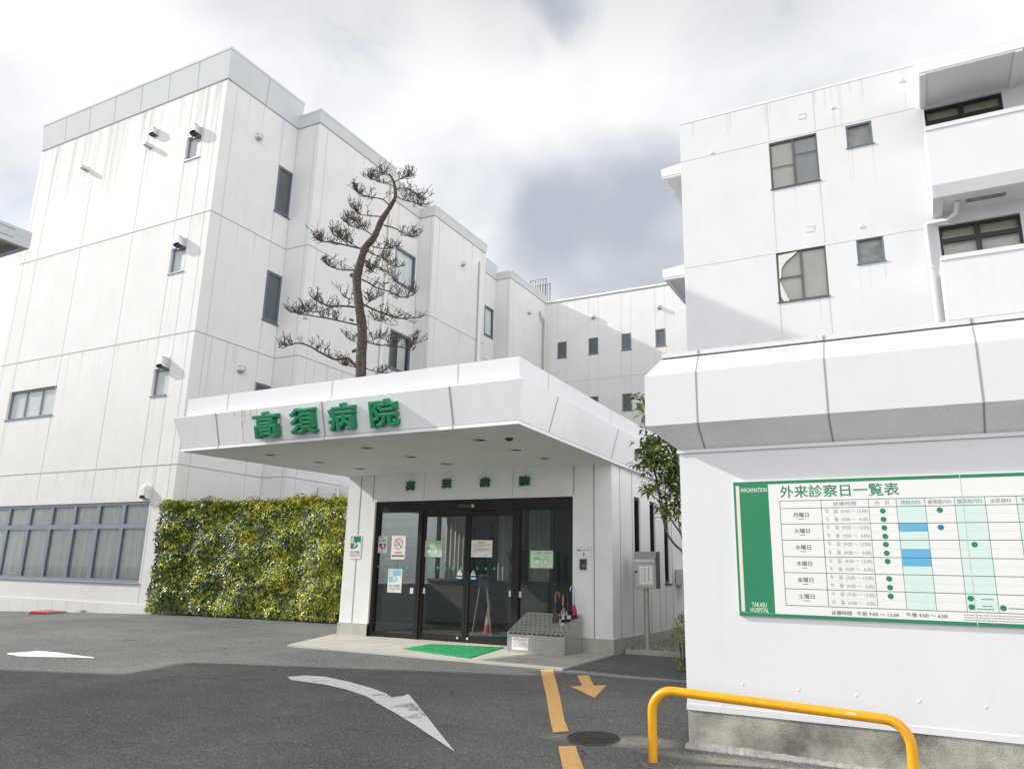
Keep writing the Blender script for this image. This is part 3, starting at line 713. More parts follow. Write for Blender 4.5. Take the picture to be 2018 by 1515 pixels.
mb.face([(XR, YR, ZRF-.05), (9, YR, ZRF-.05), (9, 34, ZRF-.05), (XR, 34, ZRF-.05)]); mb.face([(9, YR, -1), (9, 34, -1), (9, 34, ZRF), (9, YR, ZRF)]); mb.face([(9, 34, -1), (XR, 34, -1), (XR, 34, ZRF), (9, 34, ZRF)])
zf = [AY(1420,302,YR).z, AY(1440,514,YR).z]
for z in zf+[zf[1]-3.8]: strip_h(rp, mb, XR, 1.0, z, .022, 2)
for u in (q1[0]+.02, q1[1]-.02):
    strip_v(rp, mb, u, q1[3]+.04, ZRF, .018); strip_v(rp, mb, u, q2[3]+.04, q1[2]-.05, .018); strip_v(rp, mb, u, -1, q2[2]-.05, .018)
rr = random.Random(12)
for r in (q1, q2, s1, s2):
    for u in (r[0]+.03, r[1]-.03, rr.uniform(r[0], r[1])): drip(rp, mb, u, r[2]-.04, rr.uniform(.5, 1.5), rr.uniform(.03, .08))
for _ in range(14): drip(rp, mb, rr.uniform(XR+.1, .9), ZRF-.02, rr.uniform(.3, 1.6), rr.uniform(.03, .14))
p = AY(1642,216,YR); drip(rp, mb, p.x, p.z, 1.0, .06)
for q in ((1579.7,229.5), (1596.5,451)):          # square blanked openings
    p = AY(*q, YR); rp.box(mb, p.x-.11, p.x+.11, p.z-.10, p.z+.10, .001, .012, 0); rp.box(mb, p.x-.085, p.x+.085, p.z+.055, p.z+.075, .012, .02, 2)
rr = random.Random(5)
for q in ((1403,302), (1640,213), (1697,447), (1775,160)):   # filler blobs
    p = AY(*q, YR); s = rr.uniform(.03, .07); mb.lathe([(s*1.1, 0), (s, .02), (s*.5, .035), (.001, .037)], rp.p(p.x, p.z), 9, 0, rp.n)
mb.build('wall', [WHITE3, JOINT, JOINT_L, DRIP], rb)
mb = MB(); mb.box(XR-.015, 9, YR-.012, YR+.25, ZRF+.002, ZRF+.07); mb.box(XR-.03, XR+.22, YR+.25, 34, ZRF+.002, ZRF+.07); mb.build('parapet_coping', WHITE2, rb)
mb = MB(); mb.box(XR+.6, 8.5, YR+.9, 33, 0, ZRF-.4); mb.build('inner_partition', DARKIN, rb)
def slider(r, left, right, lab, flipped=False):
    m_ = (r[0]+r[1])/2; w = window(rb, rp, r, BROWN2, .045, .03, GLASS, mull=(m_,), mw=.06, label=lab)
    mb = MB(); rp.box(mb, r[0]+.03, m_, r[2], r[3], -.13, -.12); mb.build('blind', left, w)
    mb = MB(); rp.box(mb, m_, r[1]-.03, r[2], r[3], -.13, -.12); mb.build('blind', right, w)
    return w
w1 = slider(q1, BLIND, BLIND_G, 'upper sliding window, beige blind on the left and dark blind on the right')
mb = MB(); zm = q1[2]+(q1[3]-q1[2])*.46; rp.box(mb, q1[0]+.05, (q1[0]+q1[1])/2-.03, zm-.012, zm+.012, -.05, -.035); rp.box(mb, (q1[0]+q1[1])/2+.03, q1[1]-.05, zm+.28, zm+.30, -.05, -.035); mb.build('rail', BROWN2, w1)
w2 = slider(q2, BLIND, BLIND, 'lower sliding window with a torn loose screen hanging on the left sash')
mb = MB(); zm = q2[2]+(q2[3]-q2[2])*.48; xm = (q2[0]+q2[1])/2
rp.box(mb, q2[0]+.05, xm-.03, zm-.02, zm+.02, -.05, -.03); mb.build('rail', BROWN2, w2)
mb = MB(); P = rp.p                                # the torn screen hangs in folds from the top left corner
def rag(pts): mb.mesh([P(q2[0]+(q2[1]-q2[0])*u, q2[2]+(q2[3]-q2[2])*v, -.028+n*.3) for u, v, n in pts], [(0,1,2),(0,2,3),(0,3,4)][:len(pts)-2])
rag([(.05,.95,.02),(.06,.62,.05),(.12,.74,.06),(.30,.86,.04),(.45,.97,.02)]); rag([(.05,.95,.03),(.04,.45,.03),(.08,.50,.06),(.10,.66,.05),(.20,.80,.05)])
rag([(.04,.44,.02),(.05,.12,.05),(.12,-.02,.08),(.22,.0,.06),(.10,.22,.05)])
mb.build('torn_screen', mat('torn_screen_mesh', (.66, .66, .63), .9, var=.1, scale=20), w2)
for r in (s1, s2):
    w = window(rb, rp, r, ALU, .05, .02, GLASS); mb = MB(); rp.box(mb, r[0]-.02, r[1]+.02, r[2]-.02, r[3]+.02, -.16, -.15)
    mb.build('blind', mat('yellowed_frosted_pane', (.50, .49, .43), .5, var=.35, scale=3.2), w)
for i, r in enumerate((b1, b2)):
    zt2 = r[3]-.42; xm = r[0]+(r[1]-r[0])*.48
    w = window(rb, rp, r, BROWN, .07, .10, GLASS, mull=(xm,), trans=(zt2,), mw=.13, label=('upper' if i == 0 else 'lower')+' balcony window with dark bronze frame and fanlights', sill=False)
    mb = MB(); rp.box(mb, r[0]+.05, r[1]-.05, zt2, r[3], -.25, -.24); mb.build('blind', mat('tan_blind', (.40, .36, .25), .8), w)
    mb = MB(); rp.box(mb, r[0]+.05, r[1]-.05, r[2], zt2-.02, -.27, -.26); mb.build('blind', BLIND, w)
# balconies
YBL = 20.65
zt1 = AY(1823.9,251,YBL).z; zbm1 = AY(1837,366,YBL).z; zs1 = 10.962
dzb = zt1-AY(1856,505,YBL).z
xl1 = AY(1823.9,251,YBL).x; xl2 = AY(1854.5,504,YBL).x
for i in range(2):
    dz = -dzb*i; x0 = (xl1+xl2)/2; x1 = 7.5; zt, zb, zs = zt1+dz, zbm1+dz, zs1+dz
    mb = MB(); y = YBL
    prof = [(y, zb), (y, zt-.13), (y-.03, zt-.12), (y-.03, zt), (y+.14, zt), (y+.14, zs+.25), (YR, zs+.25), (YR, zs+.10), (y+.35, zs+.10), (y+.30, zs), (y+.12, zs)]
    L_ = [(x0, a, b) for a, b in prof]; R_ = [(x1, a, b) for a, b in prof]; n = len(prof)
    mb.mesh(L_+R_, [(k, (k+1) % n, n+(k+1) % n, n+k) for k in range(n)]+[tuple(range(n))])
    mb.hexa([(x0-.012,y+.003,zb+.003),(x0+.13,y+.003,zb+.003),(x0+.13,YR-.01,zs+.02),(x0-.012,YR-.01,zs+.02)], [(x0-.012,y+.003,zt-.131),(x0+.13,y+.003,zt-.131),(x0+.13,YR-.01,zt-.131),(x0-.012,YR-.01,zt-.131)])
    mb.box(x0-.024, x0+.16, y-.026, YR-.012, zt-.128, zt-.002)
    mb.hexa([(x0-.02,y+.125,zs-.004),(x0+.22,y+.125,zs-.004),(x0+.22,YR-.015,zs-.004),(x0-.02,YR-.015,zs-.004)], [(x0-.02,y+.02,zb+.03),(x0+.22,y+.02,zb+.03),(x0+.22,YR-.015,zs+.2),(x0-.02,YR-.015,zs+.2)])
    if i == 0:
        mb.box(x0+.75, x0+1.65, y+.75, y+.95, zs+.085, zs+.098, 1)
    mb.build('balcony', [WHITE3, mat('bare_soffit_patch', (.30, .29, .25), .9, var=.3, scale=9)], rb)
# awning over the top balcony
zsf = 14.40; yf = 20.34; x0 = AY(1810.5,146,yf).x; x1 = 3.47; ztp = AY(1808,128.6,yf).z
mb = MB()
mb.hexa([(x0,yf,zsf),(x1,yf,zsf),(x1,YR,zsf),(x0,YR,zsf)], [(x0-.02,yf,ztp),(9,yf,ztp),(9,YR,ZRF),(x0-.02,YR,ZRF)])
mb.box(x0+.02, x0+.16, yf+.02, YR, zsf-.07, zsf-.001); mb.box(x1-.2, x1-.03, yf+.02, YR, zsf-.07, zsf-.001); mb.box(x0+.17, x1-.21, yf+.02, yf+.12, zsf-.05, zsf-.001)
for k in range(6): mb.box(x0+.35+rr.uniform(0, 2.2), x0+.45+rr.uniform(0, .05)+.0, YR-.25, YR-.2, zsf-.004, zsf-.0005, 1) if False else None
mb.build('awning', [WHITE2, DIRTY], rb)
# hoods on the west face
for z, yo in ((14.2, 22.3), (10.55, 22.15)):
    mb = MB(); h = .36
    mb.hexa([(-6.5,yo,z),(XR+.02,yo,z),(XR+.02,yo+3.3,z),(-6.5,yo+3.3,z)], [(-6.5,yo,z+h-.08),(XR+.02,yo,z+h),(XR+.02,yo+3.3,z+h),(-6.5,yo+3.3,z+h-.08)])
    mb.box(-6.47, -6.35, yo+.02, yo+3.28, z-.06, z-.002, 1); mb.box(-6.35, XR, yo+.02, yo+.14, z-.06, z-.002, 1)
    mb.build('awning', [WHITE2, DIRTY], rb)
p = AY(1825,440,YR-.1); p2_ = AY(1831,640,YR-.1)
pipe(rb, [(p.x+.75, YR-.6, p.z+.25), (p.x+.7, YR-.35, p.z+.03), (p.x+.5, YR-.12, p.z-.02), (p.x+.06, YR-.09, p.z-.02), (p.x, YR-.09, p.z-.08), (p.x, YR-.09, -.5)], .065, WHITE2, brackets=[(p.x, YR-.09, 9.5), (p.x, YR-.09, 7.6), (p.x, YR-.09, 5.6)])

# ------------------------------------------------------------------ entrance porch building
YE = 12.45; SO = 3.17
ent = thing('entrance_building', (-7.6, YE, 0), 'white single storey entrance porch with a deep canopy and dark glass doors', 'building')
ep = PY(YE); XE0, XE1 = -10.5, -4.66
dl, dr = AY(731,1120,YE).x, AY(1128.5,1120,YE).x
dz_t = (AY(740,988,YE).z+AY(1128,978,YE).z)/2
mb = MB()
ep.wall(mb, XE0, XE1, -.3, SO+.05, [(dl, dr, -.3, dz_t)], .14)
ZPL = .245
for u in (AY(702,1100,YE).x, AY(1171,1100,YE).x): strip_v(ep, mb, u, ZPL, SO, .022, 1)
for q in ((737,960), (1131,950)): strip_v(ep, mb, AY(*q, YE).x+.0, dz_t+.02, SO, .018, 1)
for q in ((837,950), (1011,940)): strip_v(ep, mb, AY(*q, YE).x, dz_t+.02, SO, .012, 2)
ex = PX(XE1)
SL = []
for k in range(3):
    y0 = 13.62+k*.93; SL.append((y0, y0+.36, 1.15, 2.72))
ex.wall(mb, YE, 26, -.3, SO+.8, SL, .15)
for y in (12.85, 13.5, 14.1, 14.55, 15.1, 15.5, 16.0, 17.2, 18.4, 19.6, 21, 22.4):
    strip_v(ex, mb, y, ZPL, SL[0][2]-.04 if 13.55 < y < 15.9 else SO, .02, 1)
    if 13.55 < y < 15.9: strip_v(ex, mb, y, SL[0][3]+.03, SO, .02, 1)
lw = Pl((XE0, 26, 0), (0, -1, 0), (-1, 0, 0)); LH = [(26-16.9, 26-13.4, 1.0, 2.6)]
lw.wall(mb, 0, 26-YE, -.3, SO+.8, LH, .15)
mb.face([(XE1, 26, -.3), (XE0, 26, -.3), (XE0, 26, SO+.8), (XE1, 26, SO+.8)])
mb.build('wall', [STUCCO, JOINT, JOINT_L], ent)
mb = MB()
for a, b in ((XE0, dl), (dr, XE1)): ep.box(mb, a-(.02 if a == XE0 else 0), b+(.02 if b == XE1 else 0), -.3, ZPL, -.1, .02)
ex.box(mb, YE+.1, 26, -.3, ZPL, -.1, .022)
mb.build('plinth', CONC_L, ent)
for r in SL: window(ent, ex, r, BROWN, .05, .03, GLASS, back=DARKIN)
# canopy
FL = AZ(358,890,SO); FR = AZ(1021,835,SO); BR = Vector((XE1+.07, 12.4, SO)); BL = Vector((-10.56, 12.4, SO))
path = [(BL.x, 26), (BL.x, BL.y), (FL.x, FL.y), (FR.x, FR.y), (BR.x, BR.y), (BR.x+.05, 26)]
fl = .14
zft = (AY(345,822,FL.y-fl).z + AY(1030,747,FR.y-fl).z)/2
zpt = (AY(372,787,FL.y).z + AY(1022,702,FR.y).z)/2
mb = MB()
CP = [(-.5, SO), (.012, SO), (.012, SO+.045), (-.004, SO+.047), (-.004, SO+.06), (fl, zft), (fl-.02, zft+.012), (0, zft+.016), (0, zpt), (-.3, zpt), (-.3, zft)]
R_ = sweep(mb, path, CP, [2, 0, 1, 1, 0, 0, 3, 3, 3, 3])
mb.face([(v[0].x, v[0].y, SO) for v in R_][::-1], 2)
mb.face([v[-1]-Vector((0, 0, .1)) for v in R_], 3)
# panel joints
def joint_on_front(px_f, px_p):
    d = (FR-FL).normalized(); n = Vector((d.y, -d.x, 0)); n = n if n.y < 0 else -n
    def at(px, py): 
        p = AY(px, py, (FL.y+FR.y)/2); t = (p.x-FL.x)/d.x; return FL+d*t
    for q in px_f:
        b = at(*q); lo_, hi_ = b+n*-.004+Vector((0, 0, .062)), b+n*fl+Vector((0, 0, zft-SO)); groove(mb, [lo_, hi_], (d*.014, n*.003)); groove(mb, [b+n*.012+Vector((0,0,.001)), b+n*.012+Vector((0, 0, .045))], (d*.010, n*.002), 1)
    for q in px_p:
        b = at(*q); groove(mb, [b+Vector((0, 0, zft-SO+.018)), b+Vector((0, 0, zpt-SO))], (d*.011, n*.003), 4)
joint_on_front(((431,850), (643,830), (897,806)), ((447,780), (655,755), (905,730)))
dR = (BR-FR).normalized(); nR = Vector((dR.y, -dR.x, 0))
for q in ((1092,823), (1218,878)):
    p = AX(*q, FR.x+.06); t = (p.y-FR.y)/dR.y; b = FR+dR*t; groove(mb, [b-nR*.004+Vector((0, 0, .062)), b+nR*fl+Vector((0, 0, zft-SO))], (dR*.014, nR*.003))
for q in ((1083,755), (1211,815)):
    p = AX(*q, FR.x); t = (p.y-FR.y)/dR.y; b = FR+dR*t; groove(mb, [b+Vector((0, 0, zft-SO+.018)), b+Vector((0, 0, zpt-SO))], (dR*.011, nR*.003), 4)
mb.build('canopy', [PANEL, JOINT, SOFFIT, WHITE2, JOINT_L], ent)
# rust runs on the fascia
STAINS = []; dF = (FR-FL).normalized(); nF = Vector((dF.y, -dF.x, 0)); upF = (nF*(fl+.004)+Vector((0, 0, zft-SO-.06))).normalized(); nFF = dF.cross(upF); nFF = nFF if nFF.y < 0 else -nFF
def fpt(px, py, lift=.004):                       # point of the leaning fascia seen at a pixel
    o = FL + Vector((0, 0, .06)) - nF*.004; d = ray(px, py); t = (o-CAM).dot(nFF)/d.dot(nFF); return CAM + d*t + nFF*lift
for x, y0, y1, w in ((477,806,872,1.6), (482,806,835,1), (494,806,828,1.2), (506,803,822,.8), (462,808,822,.8), (553,815,872,2.2), (556,840,872,1.4), (668,857,866,1.4)):
    n = 6; mb = MB()
    for i in range(n):
        a, b = y0+(y1-y0)*i/n, y0+(y1-y0)*(i+1)/n; wa, wb = w*(1-.5*i/n), w*(1-.5*(i+1)/n); s = (y1-y0)*.05
        mb.face([fpt(x-wa+s*i/n, a, .010), fpt(x+wa+s*i/n, a, .010), fpt(x+wb+s*(i+1)/n, b, .010), fpt(x-wb+s*(i+1)/n, b, .010)])
    if x != 668: STAINS.append(mb)
STAINS.append(mb); mb = MB(); mb.face([fpt(552,866,.010), fpt(563,865,.010), fpt(566,871,.010), fpt(551,872.5,.010)])
STAIN = stain_mat()
STAINS.append(mb)
for mb in STAINS: mb.build('rust_stain', STAIN, ent)
# downlights
for q in ((724.5,881.7), (810,899.3), (629,910.3), (533,895.5), (947,866), (1017,885.5), (1074,902), (880.5,913), (710,923)):
    c = AZ(*q, SO); mb = MB(); mb.lathe([(.125, 0), (.125, .012), (.10, .014), (.09, .003), (.0005, .003)], c+Vector((0, 0, -.001)), 20, 0, (0, 0, -1))
    mb.lathe([(.088, 0), (.0005, 0)], c+Vector((0, 0, -.0055)), 20, 1, (0, 0, -1)); mb.build('ceiling_light', [SOFFIT, CREAM], ent)
c = AZ(1003.5,863, SO); mb = MB(); mb.lathe([(.06, 0), (.06, .015), (.045, .035), (.025, .045), (.0005, .048)], c, 16, 0, (0, 0, -1)); mb.build('security_camera', STEEL_D, ent)

# doors: outer frame, header, two fixed panes, two sliding leaves
YD = YE+.05
dp = PY(YD)
def dx(px): return AY(px, 1125, YD).x
hz = AY(930,1006,YD).z - .0
x_l, x_1, x_c, x_2, x_r = dl, dx(823.5), dx(917), dx(1016.5), dr
mb = MB(); f = .075
dp.box(mb, x_l, x_l+f, .02, dz_t, -.12, .0); dp.box(mb, x_r-f, x_r, .02, dz_t, -.12, .0)
dp.box(mb, x_l+f, x_r-f, hz, dz_t, -.12, .0); dp.box(mb, x_1-.05, x_1+.05, .02, hz, -.12, -.002); dp.box(mb, x_2-.05, x_2+.05, .02, hz, -.12, -.002)
dp.box(mb, x_l+f, x_1-.05, .02, .10, -.10, -.004); dp.box(mb, x_2+.05, x_r-f, .02, .10, -.10, -.004)
mb.build('door_frame', BROWN, ent)
mb = MB(); p = AY(922,997,YD); dp.box(mb, p.x-.19, p.x+.10, p.z-.035, p.z+.035, .0, .05); dp.box(mb, p.x+.105, p.x+.15, p.z-.03, p.z+.03, .0, .045, 1); mb.build('door_sensor', [STEEL_D, PRINT_Y], ent)
for a, b in ((x_l+f, x_1-.05), (x_2+.05, x_r-f)):
    mb = MB(); dp.box(mb, a, b, .10, hz, -.06, -.05); mb.build('fixed_pane', GLASS_D, ent)
for a, b in ((x_1+.05, x_c), (x_c, x_2-.05)):
    mb = MB(); k = .055; n1, n0 = -.035, -.085; a_, b_ = a+.004, b-.004
    dp.box(mb, a_, a_+k, .03, hz-.01, n0, n1); dp.box(mb, b_-k, b_, .03, hz-.01, n0, n1); dp.box(mb, a_+k, b_-k, hz-.10, hz-.01, n0, n1); dp.box(mb, a_+k, b_-k, .03, .13, n0, n1)
    d = mb.build('sliding_door', BROWN, ent)
    mb = MB(); dp.box(mb, a_+k, b_-k, .13, hz-.10, -.065, -.057); mb.build('glass_pane', GLASS_D, d)
    mb = MB(); s_ = b_-k-.08 if a < x_c-.1 else a_+k+.02; mb.lathe([(.024, 0), (.024, .01), (.012, .016), (.0005, .016)], dp.p(s_, .09, n1), 14, 0, (0, -1, 0)); mb.build('floor_lock', GALV, d)

# inside the porch
GRAN = mat('dark_granite', (.085, .078, .068), .5, var=.2, scale=6., fine=.5, fscale=120)
INWALL = mat('interior_wall', (.34, .32, .28), .8, var=.05, scale=2.)
mb = MB(); mb.box(XE0+.05, XE1-.05, YE+.2, 25.9, -.1, .02); mb.box(-8.3, -5.3, YE+.5, 17, .02, .03, 1); mb.build('interior_floor', [mat('lobby_floor', (.12, .115, .105), .35, var=.1, scale=3.), mat('lobby_mat', (.01, .085, .05), .9, fine=.4, fscale=120)], ent)
mb = MB(); mb.face([(XE0, YE, 3.0), (XE1, YE, 3.0), (XE1, 26, 3.0), (XE0, 26, 3.0)]); mb.build('interior_ceiling', INWALL, ent)
YP = 15.4
pp = PY(YP); mb = MB(); pp.box(mb, XE0+.1, -7.15, .02, 1.08, -.2, 0); pp.box(mb, XE0+.1, -7.1, 1.08, 1.12, -.25, .05); mb.box(-7.25, -7.05, YP, 20, .02, 1.1); mb.build('low_partition', GRAN, ent)
mb = MB()
for x in (-10.2, -9.25, -8.75, -8.0, -7.2): mb.box(x-.04, x+.04, YP+.05, YP+.13, 1.12, 3.0)
mb.build('glazing_bar', BROWN, ent)
mb = MB(); mb.box(XE0+.05, XE1-.05, 21, 21.1, 0, 3.0); mb.box(-6.4, -6.3, 14.6, 20.9, 0, 3.) if False else None; mb.build('interior_wall', INWALL, ent)
for a, b in ((-10.15, -9.35), (-8.7, -8.05), (-7.9, -7.3)):
    curtain_mesh(PY(YP+.35), a, b, 1.1, 2.95, 0, .03, .12).build('curtain', BLIND, ent)
# potted plant on the partition
rp_ = random.Random(11)
pot = thing('potted_plant', (-8.15, YP+.1, 1.12), 'small leafy plant in a terracotta pot on the ledge inside the glass doors', 'plant')
mb = MB(); mb.lathe([(.07, 1.12), (.075, 1.125), (.10, 1.30), (.112, 1.30), (.112, 1.335), (.095, 1.335), (.09, 1.31), (.0005, 1.31)], (-8.15, YP+.1, 0), 16); mb.build('pot', mat('terracotta', (.30, .12, .07), .8), pot)
def leaf(mb, c, d, n, L_, Wd, m=0, droop=.25):
    d = Vector(d).normalized(); s = d.cross(Vector(n)); 
    if s.length < 1e-3: s = d.orthogonal()
    s.normalize(); up = s.cross(d); c = Vector(c)
    a = c+d*L_*.45+up*Wd*.12; t = c+d*L_-up*L_*droop*.4
    mb.mesh([c, c+d*L_*.42+s*Wd*.5+up*Wd*.28, t, c+d*L_*.42-s*Wd*.5+up*Wd*.28, a], [(0,4,1), (4,2,1), (0,3,4), (4,3,2)], m, False)
LEAF = [mat('leaf_dark', (.020, .045, .012), .35, spec=.6), mat('leaf_mid', (.085, .15, .022), .38, spec=.6), mat('leaf_yellow', (.58, .55, .035), .42), mat('leaf_light', (.21, .29, .035), .4), mat('leaf_russet', (.20, .10, .03), .5)]
mb = MB(); st = MB()
for i in range(9):
    a = rp_.uniform(0, 6.28); t = Vector((-8.15+.22*math.cos(a)*rp_.random(), YP+.1+.2*math.sin(a)*rp_.random(), rp_.uniform(1.6, 2.05))); st.tube([(-8.15, YP+.1, 1.3), t], .006, 5)
    for j in range(14):
        c = Vector((-8.15, YP+.1, 1.3)).lerp(t, rp_.uniform(.35, 1.0)); b = rp_.uniform(0, 6.28); leaf(mb, c, (math.cos(b), math.sin(b), rp_.uniform(-.3, .5)), (0, 0, 1), rp_.uniform(.07, .13), .04, rp_.choice((0, 1, 1, 3)))
mb.build('foliage', LEAF, pot); st.build('stem', LEAF[1], pot)

# cone and easel added in the lobby in place of reflections in the glass
p = AY(966,1190,14.6); cn = thing('traffic_cone', (p.x, 14.6, .02), 'dim orange and white traffic cone added in the lobby in place of its reflection', 'traffic cone')
mb = MB(); mb.box(p.x-.17, p.x+.17, 14.43, 14.77, .02, .05); mb.lathe([(.13, .05), (.105, .22)], (p.x, 14.6, 0), 18); mb.lathe([(.105, .221), (.083, .37)], (p.x, 14.6, 0), 18, 1); mb.lathe([(.083, .371), (.06, .52)], (p.x, 14.6, 0), 18); mb.lathe([(.06, .521), (.045, .63)], (p.x, 14.6, 0), 18, 1); mb.lathe([(.045, .631), (.03, .72)], (p.x, 14.6, 0), 18); mb.build('cone', [mat('dimmed_cone_orange', (.30, .05, .02), .6), INWALL], cn)  # cone colours dimmed to the strength of a reflection
p = AY(955,1120,14.2); ea = thing('easel_sign', (p.x, 14.2, .02), 'dark notice board on a folding silver easel inside the sliding doors', 'easel sign')
mb = MB(); mb.box(p.x-.13, p.x+.13, 14.16, 14.19, .98, 1.42); mb.build('board', mat('navy_board', (.012, .03, .07), .6), ea)
mb = MB(); mb.mesh([(p.x-.09, 14.158, 1.2+i*.05-.0) for i in range(2)]+[(p.x+.09, 14.158, 1.25), (p.x+.09, 14.158, 1.2)], [(0, 1, 2, 3)]); mb.build('print', PRINT_GY, ea)
for dx_, dy_ in ((-.16, -.02), (.14, -.02), (0, .35)): mb = MB(); mb.tube([(p.x+dx_*.3, 14.2, 1.30), (p.x+dx_*1.5, 14.2+dy_, .02)], .012, 7); mb.build('leg', GALV, ea)

# ------------------------------------------------------------------ signs and lettering
big = thing('hospital_sign', tuple(FL.lerp(FR, .35)), 'four large thick green characters mounted along the front of the canopy fascia', 'sign')
vF = Vector(upF)
for ch, x0, x1, y0, y1 in (('高',503,555.5,809,867), ('須',574.5,630,801,859), ('病',649.7,706.3,792,852.7), ('院',731.5,790,784,846)):
    x0 += 8; x1 += 3; y0 -= 2; y1 -= 3; a, b, c = fpt(x0, y1, .10), fpt(x1, y1-(x1-x0)*.09, .10), fpt(x0-1, y0+4, .10)
    mb = MB(); ln = (b-a).length*.97; h = (c-a).length*.97
    put_text(mb, ch, a-nFF*.045, dF, vF, ln, h, 0, offset=.017, extrude=.05, bevel=.007)
    mb.build('sign_letter', GREEN, big)
    st = MB()
    for u, v in ((.25, .3), (.75, .3), (.5, .75)): p = a+dF*ln*u+vF*h*v; st.tube([p-nFF*.13, p-nFF*.06], .012, 6)
    st.build('letter_spacer', STEEL_D, big)
small = thing('name_sign', (-7.6, YE, 2.9), 'four small dark green characters spaced out on the wall above the doors', 'sign')
for ch, x0, x1, y0, y1 in (('高',801.5,818,948,966.5), ('須',872,890,944,962), ('病',947,966,941,960), ('院',1025.5,1045,938,957.5)):
    a, b, c = AY(x0, y1, YE), AY(x1, y1, YE), AY(x0, y0, YE); mb = MB()
    put_text(mb, ch, (a.x, YE-.028, a.z), (1, 0, 0), (0, 0, 1), b.x-a.x, c.z-a.z, 0, offset=.03, extrude=.025, bevel=.003)
    mb.build('sign_letter', GREEN_D, small)

def poster(name, pl, r, label, cat, n, base=PAPER, group=None):
    """a thin card on plane pl filling rect r; returns (root, draw) where draw places shapes in 0..1 card coordinates"""
    u0, u1, z0, z1 = r; o = pl.p((u0+u1)/2, (z0+z1)/2, n); t = thing(name, tuple(o), label, cat, group)
    mb = MB(); pl.box(mb, u0, u1, z0, z1, n, n+.003); mb.build('card', base, t)
    lay = [0]
    class D:
        def __init__(s): s.mb = MB(); s.mats = []
        def mi(s, m):
            if m not in s.mats: s.mats.append(m)
            return s.mats.index(m)
        def P(s, x, y, k=0.): return pl.p(u0+(u1-u0)*x, z0+(z1-z0)*y, n+.0036+k)
        def _k(s): s_ = lay[0]; lay[0] += 1; return s_*.0003
        def rect(s, x0, x1, y0, y1, m): k = s._k(); s.mb.face([s.P(x0,y0,k), s.P(x1,y0,k), s.P(x1,y1,k), s.P(x0,y1,k)], s.mi(m))
        def poly(s, pts, m): k = s._k(); s.mb.mesh([s.P(x, y, k) for x, y in pts], [tuple(range(len(pts)))], s.mi(m))
        def frame(s, m, w=.03):
            a = w*(z1-z0)/(u1-u0); s.rect(0, 1, 0, w, m); s.rect(0, 1, 1-w, 1, m); s.rect(0, a, w, 1-w, m); s.rect(1-a, 1, w, 1-w, m)
        def disc(s, x, y, ry, m, ri=0., n_=24):
            k = s._k(); rx = ry*(z1-z0)/(u1-u0); q = [(math.cos(2*math.pi*i/n_), math.sin(2*math.pi*i/n_)) for i in range(n_)]
            if ri: 
                rix = ri*(z1-z0)/(u1-u0); s.mb.mesh([s.P(x+a*rx, y+b*ry, k) for a, b in q]+[s.P(x+a*rix, y+b*ri, k) for a, b in q], [(i, (i+1) % n_, n_+(i+1) % n_, n_+i) for i in range(n_)], s.mi(m))
            else: s.mb.mesh([s.P(x+a*rx, y+b*ry, k) for a, b in q], [tuple(range(n_))], s.mi(m))
        def text(s, body, x0, x1, y0, y1, m, off=.0):
            k = s._k(); put_text(s.mb, body, s.P(x0, y0, k), pl.u, (0, 0, 1), (u1-u0)*(x1-x0), (z1-z0)*(y1-y0) if y1 else None, s.mi(m), offset=off)
        def lines(s, x0, x1, y0, y1, nl, m, fill=.45, seed=1):
            r_ = random.Random(seed); h = (y1-y0)/nl; k = s._k()
            for i in range(nl):
                x = x0; e = x1 if i < nl-1 else x0+(x1-x0)*.6
                while x < e-.01:
                    w = r_.uniform(.012, .045); s.mb.face([s.P(x, y1-h*(i+.5+fill/2), k), s.P(min(x+w, e), y1-h*(i+.5+fill/2), k), s.P(min(x+w, e), y1-h*(i+.5-fill/2), k), s.P(x, y1-h*(i+.5-fill/2), k)], s.mi(m)); x += w+.012
        def done(s): s.mb.build('print', s.mats, t)
    return t, D()
wave = [(.0,.0),(1,.0),(1,.42),(.93,.55),(.80,.60),(.66,.56),(.58,.47),(.60,.38),(.66,.42),(.74,.40),(.76,.32),(.70,.24),(.55,.16),(.35,.11),(.15,.10),(0,.12)]
man = [(.30,.47),(.38,.52),(.47,.50),(.56,.55),(.58,.52),(.48,.44),(.47,.38),(.60,.30),(.57,.27),(.43,.33),(.36,.22),(.26,.20),(.26,.24),(.33,.27),(.38,.40),(.34,.45),(.30,.41)]
def tsunami(pl, r, n, label, colr, txt):
    t, d = poster('evacuation_poster', pl, r, label, 'sign', n)
    y0 = .36; sc = lambda pts: [(.07+.86*x, y0+.60*y) for x, y in pts]
    d.rect(.07, .93, y0, .96, colr); d.poly(sc(wave), PAPER); d.poly(sc(man), PAPER); d.disc(.07+.86*.36, y0+.60*.57, .022, PAPER)
    d.poly(sc([(.06,.52),(.30,.52),(.30,.94),(.06,.94)]), PAPER)
    for i in range(2):
        for j in range(2): d.rect(.07+.86*(.10+.10*i), .07+.86*(.15+.10*i), y0+.6*(.62+.16*j), y0+.6*(.70+.16*j), colr)
    d.text(txt, .10, .90, .265, .325, PRINT_K, .012); d.lines(.08, .92, .08, .24, 5, PRINT_GY, .4); d.done()
def rp_card(Y, *q): return rect_y(Y, *q)
tsunami(ep, rect_y(YE, (691,1055),(714,1054),(688.5,1100.5),(711,1101)), .006, 'green and white tsunami evacuation plate on the pier beside the hedge', PRINT_G, '津波一時避難所')
GN = -.044      # card planes on the fixed panes (outside face)
LN = -.052      # and on the sliding leaves
def card(name, leaf_, q, label, cat, base=PAPER, group=None): return poster(name, dp, rect_y(YD+.045, *q), label, cat, LN if leaf_ else GN-.002, base, group)
